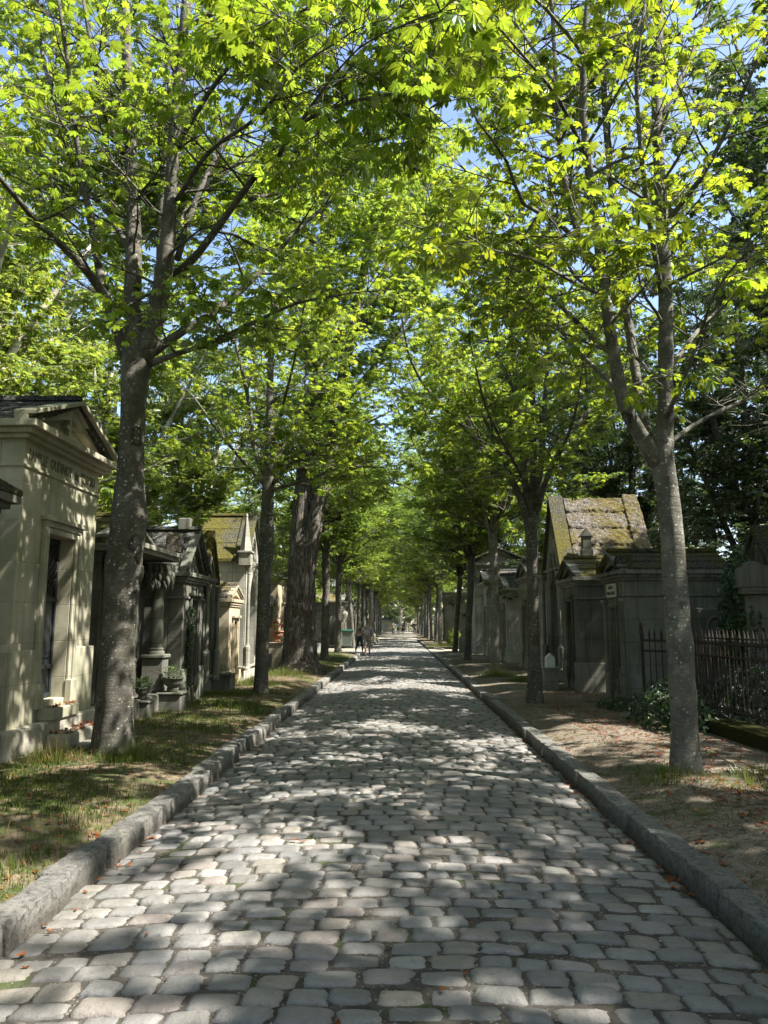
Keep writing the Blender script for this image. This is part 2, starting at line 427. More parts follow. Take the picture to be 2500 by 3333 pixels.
g = MB(); g.add(*grid(np.linspace(XL - .05, XR + .05, 30), np.arange(-6, YEND, .25), lambda x, y: roadz(x) - .0085 + .006 * fbm(x, y, 6) + .012 * fbm(x, y, 1.4, 2)))
tag(g.build('road_joint_bed', M['bed'], smooth=True), kind='structure')

def cobbles():
    rows = []; y = 1.6
    while y < YEND - .2:
        w = rng.uniform(.142, .168); x = XL + .01 - rng.uniform(0, .12)
        tilt = rng.normal(0, .006)
        while x < XR - .05:
            L = min(rng.uniform(.165, .265), XR - .01 - x)
            if L > .07: rows.append((x + L / 2, y + w / 2, L / 2, w / 2, tilt))
            x += L
        y += w
    A = np.array(rows); cx, cy, hx, hy, tl = A.T
    # rows wander: gentle arcs across the road, settled dips along it
    cy = cy + .05 * np.sin(cx * 1.1 + cy * .13) + tl * cx + .010 * rng.normal(size=len(cx)) + .03 * fbm(cx, cy, .6, 3)
    out = MB()
    lod = np.where(cy < 9, 0, np.where(cy < 26, 1, 2))
    for L, (nu, nv) in enumerate([(10, 8), (7, 6), (5, 4)]):
        s = lod == L; n = s.sum()
        gap = .0072
        u = np.linspace(-1, 1, nu); v = np.linspace(-1, 1, nv)
        U, V = np.meshgrid(u, v, indexing='ij'); U = U.ravel(); V = V.ravel(); K = len(U)
        # squircle mapping rounds the plan
        k = .05
        Ux = U * (1 - k * V ** 4 * np.abs(U) ** 2); Vx = V * (1 - k * 1.3 * U ** 4 * np.abs(V) ** 2)
        cj = rng.normal(0, [.055, .085], (n, 4, 2))   # corner jitter
        w4 = np.stack([(1 - U) * (1 - V), (1 + U) * (1 - V), (1 - U) * (1 + V), (1 + U) * (1 + V)], 0) / 4
        J = np.einsum('nkc,kp->npc', cj, w4)
        hxs = (hx[s] - gap - rng.uniform(0, .006, n))[:, None]; hys = (hy[s] - gap - rng.uniform(0, .006, n))[:, None]
        yaw = rng.normal(0, .03, n)[:, None]
        edgew = 1 + .05 * rng.normal(size=(n, K)) * (np.maximum(np.abs(U), np.abs(V)) > .98)
        lx = (Ux + J[..., 0]) * hxs * edgew; ly = (Vx + J[..., 1]) * hys * edgew
        gx = cx[s][:, None] + lx * np.cos(yaw) - ly * np.sin(yaw)
        gy = cy[s][:, None] + lx * np.sin(yaw) + ly * np.cos(yaw)
        dome = .006 - .0045 * (np.abs(U) ** 4 + np.abs(V) ** 4) - .007 * ((np.abs(U) > .98) | (np.abs(V) > .98))
        tx = rng.normal(0, .026, n)[:, None]; ty = rng.normal(0, .040, n)[:, None]
        gz = roadz(gx) + dome * rng.uniform(.7, 1.4, n)[:, None] + tx * lx + ty * ly + rng.normal(0, .004, n)[:, None] \
            + .012 * fbm(gx, gy, 1.4, 2) + .0028 * fbm(gx, gy, 26, 2)
        top = np.stack([gx, gy, gz], -1)
        # skirt
        ring = [i * nv for i in range(nu)] + [(nu - 1) * nv + j for j in range(1, nv)] + [i * nv + nv - 1 for i in range(nu - 2, -1, -1)] + [j for j in range(nv - 2, 0, -1)]
        c0 = top.mean(1, keepdims=True)
        sk = top[:, ring] + (top[:, ring] - c0) * np.array([.035, .035, 0]); sk[..., 2] -= .022
        sk2 = sk.copy(); sk2[..., 2] -= .05
        V3 = np.concatenate([top, sk, sk2], 1)
        i, j = np.meshgrid(np.arange(nu - 1), np.arange(nv - 1), indexing='ij'); a = (i * nv + j).ravel()
        F = np.stack([a, a + nv, a + nv + 1, a + 1], -1)
        m = len(ring); q = np.arange(m)
        F2 = np.stack([np.array(ring), K + q, K + (q + 1) % m, np.array(ring)[(q + 1) % m]], -1)
        F3 = np.stack([K + q, K + m + q, K + m + (q + 1) % m, K + (q + 1) % m], -1)
        F = np.concatenate([F, F2, F3]); P = V3.shape[1]
        Fa = (F[None] + (np.arange(n) * P)[:, None, None]).reshape(-1, 4)
        out.add(V3.reshape(-1, 3), Fa, rnd=np.repeat(rng.random(n), P))
    return out
tag(cobbles().build('road', M['cobble'], smooth=True, attrs=True), kind='structure')

def kerb(side, ranges):
    k = MB(); kr = np.random.default_rng(5 if side < 0 else 6)
    for (y0, y1, curve) in ranges:
        y = y0
        while y < y1:
            L = min(kr.uniform(.62, 1.1), y1 - y + .3); g0 = .011
            xe = (XL if side < 0 else XR)
            wt = .185; h = .108 + kr.normal(0, .012); tl = kr.normal(0, .03)
            xo = kr.normal(0, .014)
            n = 15; ys = y + g0 + (L - 2 * g0) * np.array([0, .012] + list(np.linspace(.05, .95, n - 4)) + [.988, 1])
            prof = [(-.012, -.14), (-.008, .02), (-.002, h - .03), (0, h - .008), (.007, h - .001), (.05, h), (.10, h + .002), (.15, h), (wt - .008, h - .005), (wt, h - .03), (wt, -.14)]
            V = []
            for q, yy in enumerate(ys):
                e = .018 if q in (0, n - 1) else 0
                for (px, pz) in prof:
                    jx = kr.normal(0, .0035) + (0 if pz < 0 else e * (1 if px < .09 else -1)); jz = kr.normal(0, .003) - (e if pz > 0 else 0)
                    off = curve(yy) if curve else 0
                    V.append((xe + side * (px + jx + off) + xo + tl * (yy - y) * .3, yy, roadz(XL) + .0 + pz + jz + (.05 if pz > 0 else 0)))
            m = len(prof); F = []
            for q in range(n - 1):
                for t in range(m - 1):
                    f = (q * m + t, (q + 1) * m + t, (q + 1) * m + t + 1, q * m + t + 1)
                    F.append(f if side < 0 else f[::-1])
            F.append(tuple(range(m))); F.append(tuple(range(n * m - 1, (n - 1) * m - 1, -1)))
            k.add(V, F); y += L
    return tag(k.build('kerb', M['kerb'], smooth=False), kind='structure')
kerb(-1, [(1.2, 39.0, None), (49.5, 75, lambda y: max(0, (53 - y)) ** 2 * .05)])
kerb(1, [(1.2, 41.5, lambda y: max(0, y - 40) ** 2 * .2), (47, 75, lambda y: max(0, (51 - y)) ** 2 * .05)])

def gridobj(name, mat, xs, ys, fz):
    g = MB(); g.add(*grid(xs, ys, fz)); return tag(g.build(name, mat, smooth=True), kind='structure')
gridobj('verge', M['soilL'], np.concatenate([np.linspace(-40, -6, 8), np.linspace(-5.5, XL - .12, 26)]), np.arange(-8, 39.4, .22), vergeL)
gridobj('verge', M['soilR'], np.concatenate([np.linspace(XR + .12, 6, 30), np.linspace(6.5, 40, 8)]), np.arange(-8, 41.4, .22), vergeR)
gridobj('cross_path', M['sand'], np.linspace(-40, XL - .02, 30), np.arange(39.2, 51, .8), lambda x, y: roadz(XL) + .045 + .01 * fbm(x, y, 1))
gridobj('cross_path', M['sand'], np.linspace(XR + .02, 40, 30), np.arange(41.2, 48.6, .8), lambda x, y: roadz(XL) + .045 + .01 * fbm(x, y, 1))
gridobj('verge', M['soilL'], np.linspace(-40, XL - .17, 30), np.arange(50.6, 175, 1.5), lambda x, y: .115 + .02 * fbm(x, y, 1))
gridobj('verge', M['soilL'], np.linspace(XR + .17, 40, 30), np.arange(48.2, 175, 1.5), lambda x, y: .115 + .02 * fbm(x, y, 1))
gridobj('path', M['sand'], np.linspace(XL - .4, XR + .4, 10), np.arange(YEND - .1, 175, 2), lambda x, y: .0 + .12 * np.clip((y - 75) / 3, 0, 1) + .01 * fbm(x, y, 1))
g = MB(); g.box(XL - .2, XR + .2, YEND, YEND + .22, -.1, .06)
tag(g.build('cross_kerb', M['kerb'], bevel=.02), kind='structure')

# pebbles in the joints and on the right verge
def scatter_pebbles():
    n = 5200; pr = np.random.default_rng(21)
    y = 1.8 + 12 * pr.random(n) ** 1.7; x = pr.uniform(XL, 5.0, n)
    z = np.where(x < XR, roadz(x) - .012, vergeR(x, y) + .002)
    ok = (x < XR) | (x > XR + .22)
    T = np.array([(1, 0, 0), (0, 1, 0), (-1, 0, 0), (0, -1, 0), (0, 0, .8), (0, 0, -.6), (.7, .7, .3), (-.6, .6, .2)])[:6]
    F = np.array([(0, 1, 4), (1, 2, 4), (2, 3, 4), (3, 0, 4), (1, 0, 5), (2, 1, 5), (3, 2, 5), (0, 3, 5)])
    s = pr.uniform(.003, .0085, (n, 1, 1)) * pr.uniform(.6, 1.3, (n, 1, 3))
    V = T[None] * s; a = pr.uniform(0, 6.28, n)
    Vx = V[..., 0] * np.cos(a)[:, None] - V[..., 1] * np.sin(a)[:, None]; Vy = V[..., 0] * np.sin(a)[:, None] + V[..., 1] * np.cos(a)[:, None]
    V = np.stack([Vx + x[:, None], Vy + y[:, None], V[..., 2] + z[:, None]], -1)[ok]; m = len(V)
    b = MB(); b.add(V.reshape(-1, 3), (F[None] + (np.arange(m) * 6)[:, None, None]).reshape(-1, 3))
    tag(b.build('gravel', mat_simple('pale_grit', (.30, .275, .23), .9, 0, 30, .4)), 'pale grit and small pebbles in the joints and on the right verge', 'gravel', kind='stuff')
scatter_pebbles()

# ------------------------------------------------------------------ blades, litter
def blades(name, x, y, z, h, w, mat, label, seed=1, parent=None, lean=.5):
    r = np.random.default_rng(seed); n = len(x)
    a = r.uniform(0, 2 * PI, n); le = r.uniform(.1, 1, n) * lean * h
    dx, dy = np.cos(a), np.sin(a); px, py = -dy, dx
    P0 = np.stack([x, y, z], -1)
    L = []
    for f, wf in ((0, 1), (.5, .8), (1, 0)):
        c = P0 + np.stack([dx * le * f ** 2, dy * le * f ** 2, h * f * (1 - .25 * f * (le / h))], -1)
        if wf: L += [c - np.stack([px, py, 0 * px], -1) * (w * wf / 2)[:, None], c + np.stack([px, py, 0 * px], -1) * (w * wf / 2)[:, None]]
        else: L += [c]
    V = np.stack(L, 1)
    F4 = np.array([[0, 1, 3, 2]]); F3 = np.array([[2, 3, 4]])
    o = (np.arange(n) * 5)[:, None, None]
    b = MB(); rn = np.repeat(r.random(n), 5)
    b.add(V.reshape(-1, 3), (F4[None] + o).reshape(-1, 4), rnd=rn)
    b.f.append((F3[None] + o).reshape(-1, 3))
    ob = b.build(name, mat, parent, attrs=True)
    if label: tag(ob, label, 'grass', kind='stuff')
    return ob
gr = np.random.default_rng(31)
def cand(n, x0, x1, y0, y1, dens):
    x = gr.uniform(x0, x1, n); y = y0 + (y1 - y0) * gr.random(n) ** 1.5
    k = gr.random(n) < dens(x, y); return x[k], y[k]
# left verge lawn, patchy
x, y = cand(150000, -4.3, XL - .17, 2.6, 39, lambda x, y: np.clip(.30 + 1.2 * fbm(x, y, 1.3, 4), .03, 1) * np.where(x > -2.35, .35, 1))
blades('grass', x, y, vergeL(x, y), gr.uniform(.02, .065, len(x)) * (1 + .7 * (fbm(x, y, 2, 1) > .3)), gr.uniform(.004, .008, len(x)), M['grass'], 'short patchy green grass on the left verge', 2)
x, y = cand(9000, -4.2, XL - .2, 2.8, 30, lambda x, y: np.clip(fbm(x, y, .9, 9) * 1.5, .02, 1))
blades('dry_grass', x, y, vergeL(x, y), gr.uniform(.04, .13, len(x)), gr.uniform(.002, .004, len(x)), M['straw'], 'dry yellow straws among the grass on the left verge', 3, lean=.9)
x, y = cand(26000, XR + .2, 4.4, 3, 40, lambda x, y: np.clip(fbm(x, y, 1.1, 7) - .10, 0, 1) * 1.2 + .02)
blades('grass', x, y, vergeR(x, y), gr.uniform(.02, .06, len(x)), gr.uniform(.003, .007, len(x)), M['grass'], 'thin sparse grass on the gravelly right verge', 4)
def tuft(xc, yc, rad, n, h, seed, side, label, straw=.2):
    r = np.random.default_rng(seed); a = r.uniform(0, 2 * PI, n); d = rad * np.sqrt(r.random(n))
    x = xc + d * np.cos(a) * 1.2; y = yc + d * np.sin(a)
    z = (vergeL if side < 0 else vergeR)(x, y)
    hh = r.uniform(.2, 1, n) ** 1.5 * h * (1.15 - .8 * d / rad) + .02
    t = tag(blades('grass_tuft', x, y, z, hh, r.uniform(.004, .009, n), M['grass'], None, seed, lean=1.1), label, 'grass tuft', kind='stuff')
    m = int(n * straw)
    if m: blades('dry_stalk', x[:m], y[:m], z[:m], hh[:m] * 1.35, r.uniform(.002, .004, m), M['straw'], None, seed + 1, t, .6)['kind'] = 'stuff'
tuft(2.58, 7.55, .34, 420, .20, 41, 1, 'bright grass tuft at the left foot of the nearest right trunk')
tuft(3.4, 7.3, .5, 520, .19, 42, 1, 'wide grass tuft at the right foot of the nearest right trunk')
tuft(-3.0, 8.45, .32, 650, .24, 43, -1, 'grass tuft at the right foot of the thick left trunk')
tuft(-3.75, 8.2, .28, 420, .30, 44, -1, 'dry grass tuft between the pedimented chapel steps and the trunk', .8)
tuft(2.75, 21.6, .55, 900, .42, 45, 1, 'sunlit weeds at the foot of the pale slim right trunk')
tuft(3.1, 19.6, .4, 500, .34, 46, 1, 'sunlit weeds beside the small white urn on the right verge')
tuft(-3.6, 18.6, .7, 1100, .30, 47, -1, 'sunlit grass in front of the small moss roofed left tomb', .4)
tuft(-3.3, 21.8, .7, 1000, .35, 48, -1, 'tall weeds at the foot of the old furrowed tree', .3)
tuft(-2.6, 24.5, .5, 700, .25, 49, -1, 'low weeds right of the old furrowed tree')
tuft(2.7, 49.5, .8, 900, .55, 50, 1, 'sunlit weeds at the far corner of the right cross path')
tuft(-2.6, 56, .8, 700, .6, 51, -1, 'weeds at the far left kerb beyond the green bin')
# grass growing in cobble joints
x, y = cand(16000, XL, XR, 2.2, 14, lambda x, y: np.clip(fbm(x, y, 1.6, 12) - .35, 0, 1) * 1.6)
blades('joint_grass', x, y, roadz(x) - .02, gr.uniform(.012, .032, len(x)), gr.uniform(.002, .004, len(x)), M['grass'], 'tiny grass blades growing in the cobble joints', 8)

def litter(name, x, y, z, s, label, seed, mat=None, cat='fallen leaves'):
    r = np.random.default_rng(seed); n = len(x)
    T = np.array([(-1, 0, .25), (-.3, .45, 0), (-.3, -.45, .1), (.5, .35, .12), (.5, -.35, 0), (1.1, 0, .35)])
    F = np.array([(0, 2, 1), (1, 2, 4), (1, 4, 3), (3, 4, 5)])
    a = r.uniform(0, 6.28, n); til = r.normal(0, .35, (n, 2))
    V = T[None] * (s * r.uniform(.5, 1.2, n))[:, None, None]
    V[..., 2] *= r.uniform(.2, 1.6, n)[:, None]
    X = V[..., 0] * np.cos(a)[:, None] - V[..., 1] * np.sin(a)[:, None]; Y = V[..., 0] * np.sin(a)[:, None] + V[..., 1] * np.cos(a)[:, None]
    Z = V[..., 2] + np.abs(til[:, :1] * X)
    V = np.stack([X + x[:, None], Y + y[:, None], Z + z[:, None] + .006], -1)
    b = MB(); b.add(V.reshape(-1, 3), (F[None] + (np.arange(n) * 6)[:, None, None]).reshape(-1, 3), rnd=np.repeat(r.random(n), 6))
    return tag(b.build(name, mat or M['brown'], attrs=True), label, cat, kind='stuff')
n = 1700; x = gr.uniform(-4.3, XL - .1, n); y = 2.5 + 20 * gr.random(n) ** 1.4
litter('fallen_leaves', x, y, vergeL(x, y), .028, 'small reddish brown leaves scattered on the left verge', 61)
n = 3600; x = gr.uniform(XR + .2, 4.3, n) ; x = np.where(gr.random(n) < .6, 2.6 + np.abs(gr.normal(0, .9, n)), x); y = 2.5 + 14 * gr.random(n) ** 1.2
litter('fallen_leaves', x, y, vergeR(x, y), .03, 'reddish brown leaves scattered on the right verge', 62)
n = 620; x = XR - .02 - np.abs(gr.normal(0, .06, n)); y = 2.2 + 22 * gr.random(n); kk = fbm(y * 3, x, 1, 3) > -.15; x = x[kk]; y = y[kk]
litter('fallen_leaves', x, y, roadz(x) - .005, .032, 'brown leaves caught along the foot of the right kerb', 63)
n = 90; x = np.concatenate([XL + .02 + np.abs(gr.normal(0, .06, 55)), gr.uniform(XL, XR, 35)]); y = 2.4 + 9 * gr.random(n)
litter('fallen_leaves', x, y, roadz(x) + .004, .03, 'stray brown leaves on the cobbles and left kerb foot', 64)

# ------------------------------------------------------------------ trees
def catmull(P, step=.3):
    P = np.asarray(P, float); n = len(P)
    if n == 2: P = np.array([P[0], (P[0] + P[1]) / 2, P[1]]); n = 3
    Q = np.vstack([2 * P[0] - P[1], P, 2 * P[-1] - P[-2]]); out = []
    for i in range(1, n):
        p0, p1, p2, p3 = Q[i - 1], Q[i], Q[i + 1], Q[i + 2]
        m = max(2, int(np.linalg.norm((p2 - p1)[:3]) / step))
        for t in np.linspace(0, 1, m, endpoint=False):
            out.append(.5 * ((2 * p1) + (-p0 + p2) * t + (2 * p0 - 5 * p1 + 4 * p2 - p3) * t * t + (-p0 + 3 * p1 - 3 * p2 + p3) * t ** 3))
    out.append(P[-1]); return np.array(out)

def leaflet(detail):
    # outline of one obovate leaflet, x along, y across; length 1
    if detail:
        xs = [0, .22, .5, .74, .9, 1.0]; ws = [.015, .07, .15, .195, .11, .0]
        V = []; uv = []
        for x_, w_ in zip(xs, ws):
            V += [(x_, -w_, .05 * (w_ / .24) - .16 * x_ ** 2), (x_, 0, -.16 * x_ ** 2), (x_, w_, .05 * (w_ / .24) - .16 * x_ ** 2)]
            uv += [(-w_ / .24, x_), (0, x_), (w_ / .24, x_)]
        F = []
        for i in range(5): a = i * 3; F += [(a, a + 3, a + 4, a + 1), (a + 1, a + 4, a + 5, a + 2)]
        return np.array(V), np.array(uv), np.array(F)
    V = np.array([(0, 0, 0), (.66, -.185, -.02), (1, 0, -.2), (.66, .185, -.02)])
    return V, np.array([(0, 0), (-1, .6), (0, 1), (1, .6)]), np.array([(0, 1, 2, 3)])
def leaf_template(kind):
    V0, uv0, F0 = leaflet(kind == 'near')
    if kind in ('near', 'mid'):
        angs = [-105, -68, -34, 0, 34, 68, 105]; ln = [.55, .8, .96, 1.05, .96, .8, .55]
    elif kind == 'maple':
        angs = [-80, -40, 0, 40, 80]; ln = [.6, .85, 1, .85, .6]; V0 = V0 * np.array([1, 1.5, 1])
    else:
        angs = [-50, 0, 50]; ln = [.8, 1, .8]; V0 = V0 * np.array([1, 1.5, 1])
    Vs, Us, Fs = [], [], []
    for k, (a, l) in enumerate(zip(angs, ln)):
        c, s_ = math.cos(R(a)), math.sin(R(a))
        v = V0 * l; v = np.stack([v[:, 0] * c - v[:, 1] * s_, v[:, 0] * s_ + v[:, 1] * c, v[:, 2] - .12 * v[:, 0] * (1 + .3 * (k % 2))], -1)
        Fs.append(F0 + k * len(V0)); Vs.append(v); Us.append(uv0)
    return np.concatenate(Vs), np.concatenate(Us), np.concatenate(Fs)
TPL = {k: leaf_template(k) for k in ('near', 'mid', 'maple', 'tri')}

def leaves_mesh(name, pos, fwd, nrm, size, kind, mat, rnd):
    T, UV, F = TPL[kind]
    f = fwd / (np.linalg.norm(fwd, axis=1)[:, None] + 1e-9)
    n = nrm - f * (nrm * f).sum(1)[:, None]; n /= np.linalg.norm(n, axis=1)[:, None] + 1e-9
    s = np.cross(n, f)
    Rm = np.stack([f, s, n], 1)            # rows
    N, K = len(pos), len(T); lr_ = np.random.default_rng(N)
    TT = np.repeat(T[None], N, 0) * np.stack([np.ones(N), lr_.uniform(.75, 1.1, N), lr_.uniform(.3, 2.4, N)], -1)[:, None]   # width and droop differ leaf by leaf
    V = pos[:, None] + size[:, None, None] * np.einsum('nkc,ncd->nkd', TT, Rm)
    b = MB(); b.add(V.reshape(-1, 3), (F[None] + (np.arange(N) * K)[:, None, None]).reshape(-1, F.shape[1]), rnd=np.repeat(rnd, K), uv=np.tile(UV, (N, 1)))
    return b.mesh(name, mat, attrs=True)

class Tree:
    def __init__(s, seed):
        s.r = np.random.default_rng(seed); s.limbs = []; s.pos = []; s.fwd = []; s.trunk = None
    def set_trunk(s, P, seg=20, bump=.012, knots=4, flare=1.35):
        """P: list of (x,y,z,r)"""
        C = catmull(P, .10); b = MB(); r = s.r
        z0 = C[0, 2]
        rad = C[:, 3] * (1 + (flare - 1) * np.exp(-(C[:, 2] - z0) / .16)) * (1 + bump * r.normal(size=len(C)))
        n = len(C); ang = np.linspace(0, 2 * PI, seg, endpoint=False); V = np.zeros((n, seg, 3))
        ph = r.uniform(0, 6, 4)
        kn = [(r.uniform(0, 2 * PI), r.uniform(.7, max(1.0, C[-1, 2] - z0)), r.uniform(.08, .2)) for _ in range(knots)]
        for i in range(n):
            h = C[i, 2] - z0
            q = rad[i] * (1 + .05 * np.sin(3 * ang + ph[0] + h * .5) + .03 * np.sin(5 * ang + ph[1] - h) + .10 * (flare - 1) * 3 * np.exp(-h / .15) * np.sin(5 * ang + ph[2]))
            for (ka, kh, kr) in kn:
                d = np.angle(np.exp(1j * (ang - ka))); q = q + rad[i] * kr * 1.3 * np.exp(-(d / .35) ** 2 - ((h - kh) / .07) ** 2)
            V[i] = C[i, :3] + np.stack([q * np.cos(ang), q * np.sin(ang), 0 * ang], -1)
        V[0, :, 2] -= .12
        i, j = np.meshgrid(np.arange(n - 1), np.arange(seg), indexing='ij'); a = i * seg + j; c = i * seg + (j + 1) % seg
        b.add(V.reshape(-1, 3), np.stack([a, c, c + seg, a + seg], -1).reshape(-1, 4))
        b.f.append(np.array([[(n - 1) * seg + k for k in range(seg)]]))
        s.trunk = b; s.top = C[-1]
    def limb(s, P, start=.25, every=.5, blen=(1.0, 2.2), seg=9, dens=1.0, up=.25, rmax=None):
        C = catmull(P, .25); r = s.r
        b = MB(); b.tube(C[:, :3], C[:, 3] * (1 + .03 * r.normal(size=len(C))), seg, True)
        s.limbs.append(b)
        D = np.linalg.norm(np.diff(C[:, :3], axis=0), axis=1); cum = np.concatenate([[0], np.cumsum(D)]); tot = cum[-1]
        d = tot * start; az = r.uniform(0, 6.28)
        while d < tot:
            i = min(len(C) - 2, int(np.searchsorted(cum, d)) - 1); i = max(i, 0)
            p = C[i, :3]; t = C[i + 1, :3] - C[i, :3]; t /= np.linalg.norm(t) + 1e-9
            az += 2.4 + r.normal(0, .4)
            ref = np.array([math.cos(az), math.sin(az), r.uniform(-.15, .35)]); ref -= t * ref.dot(t) * .8
            ref /= np.linalg.norm(ref) + 1e-9
            dr = t * r.uniform(.15, .7) + ref
            f = 1 - .45 * (d / tot)
            s.branch(b, p, dr, r.uniform(*blen) * f, min(C[i, 3] * .55, rmax or .022), dens)
            d += every * r.uniform(.6, 1.4)
        # continue the tip as a branch
        t = C[-1, :3] - C[-3, :3]; s.branch(b, C[-1, :3], t, blen[0] * .8, max(C[-1, 3] * .9, .008), dens)
    def branch(s, b, p, d, L, r0, dens, lvl=0):
        r = s.r; n = max(3, int(L / .22)); P = [np.array(p)]; d = d / np.linalg.norm(d)
        for i in range(n):
            d = d + r.normal(0, .13, 3) + np.array([0, 0, .05 if lvl == 0 else -.02]); d /= np.linalg.norm(d)
            P.append(P[-1] + d * L / n)
        P = np.array(P); b.tube(P, np.linspace(r0, .004, len(P)), 5 if lvl == 0 else 3, False)
        if lvl == 0:
            nt = max(2, int(L / .098 * dens)); side = 1
            for k in range(nt):
                f = .25 + .75 * (k + .5) / nt; i = min(len(P) - 2, int(f * (len(P) - 1)))
                t = P[i + 1] - P[i]; t /= np.linalg.norm(t)
                sd = np.cross(t, [0, 0, 1]); sd /= np.linalg.norm(sd) + 1e-6; side = -side
                dd = t * .7 + sd * side * r.uniform(.6, 1.2) + np.array([0, 0, r.uniform(-.2, .5)])
                s.branch(b, P[i], dd, r.uniform(.25, .6), .006, dens, 1)
            s.leafat(P[-1], d, 5)
        else:
            s.leafat(P[-1], d, 5)
            if r.random() < .8: s.leafat(P[len(P) // 2], d, 4)
    def leafat(s, p, d, n):
        r = s.r; a0 = r.uniform(0, 6.28)
        for k in range(n):
            a = a0 + k * 2 * PI / n + r.normal(0, .3)
            f = np.array([math.cos(a), math.sin(a), r.uniform(-.55, .25)]) + d * .4
            f /= np.linalg.norm(f); s.pos.append(p + f * r.uniform(.05, .15)); s.fwd.append(f)
    def finish(s, name, loc, label, cat, group, barkm, leafm, kind, size=(.12, .17), limb_parts=True, rz=0, rbark=None, keep=1.0, holes=.50, bare=0):
        r = s.r; root = empty(name, loc, rz, label=label, cat=cat, group=group)
        s.trunk.build('trunk', barkm, root, smooth=True)
        lb = rbark or barkm
        if limb_parts:
            for b in s.limbs: b.build('limb', lb, root, smooth=True)
        else:
            b = MB()
            for l in s.limbs:
                off = b.n
                b.v += l.v; b.rnd += l.rnd; b.uv += l.uv; b.f += [f + off for f in l.f]; b.n += l.n
            b.build('branches', lb, root, smooth=True)
        P = np.array(s.pos); Fw = np.array(s.fwd)
        L0 = np.array(loc)
        W = P + L0; ph = r.uniform(0, 6)
        gap = np.sin(W[:, 0] * 1.9 + ph) * np.sin(W[:, 1] * 1.6 + 2 * ph) * np.sin(W[:, 2] * 1.7 + ph) + .5 * np.sin(W[:, 0] * 4.1 - W[:, 2] * 3.3)
        k = gap < holes
        k &= ~((W[:, 0] > 3.4) & (W[:, 0] < 5.9) & (W[:, 2] < 5.2) & (W[:, 1] > 9) & (W[:, 1] < 19.5))
        k &= ~((W[:, 0] < -3.3) & (W[:, 2] < 5.3) & (W[:, 1] < 10.5))
        if bare:   # the inside of the crown carries few leaves
            q = np.hypot(P[:, 0], P[:, 1]); k &= ~((q < .45 + .30 * (P[:, 2] - 2.6)) & (P[:, 1] < .5) & (P[:, 2] < bare) & (r.random(len(P)) < .82))
        P = P[k]; Fw = Fw[k]
        if keep < 1: k = r.random(len(P)) < keep; P = P[k]; Fw = Fw[k]
        n = len(P)
        nr = np.array([0, 0, 1.0]) + r.normal(0, .30, (n, 3)); flip = 0
        me = leaves_mesh('crown', P, Fw, nr, size[0] * .8 + (size[1] - size[0] * .8) * r.random(n) ** 1.2, kind, leafm, r.random(n))
        o = bpy.data.objects.new('crown', me); COL.objects.link(o); o.parent = root
        root['_n'] = n
        return root
def copy_tree(src, loc, rz, label, scale=1.0, group=None):
    c = src.copy(); COL.objects.link(c); c.location = loc; c.rotation_euler = (0, 0, rz); c.scale = (scale,) * 3
    c['label'] = label
    if group: c['group'] = group
    for ch in src.children:
        d = ch.copy(); COL.objects.link(d); d.parent = c
    return c

ZL = .15
def px(base, Y, pts, wscale=1.0):
    """traced points (u, v, width px, depth offset) -> (x,y,z,r) relative to base"""
    out = []
    for (u, v, w, dy) in pts:
        p = at(u, v, Y + dy); out.append((*(p - base), w * 1.507 / FPX * (Y + dy) / 2 * wscale))
    return out

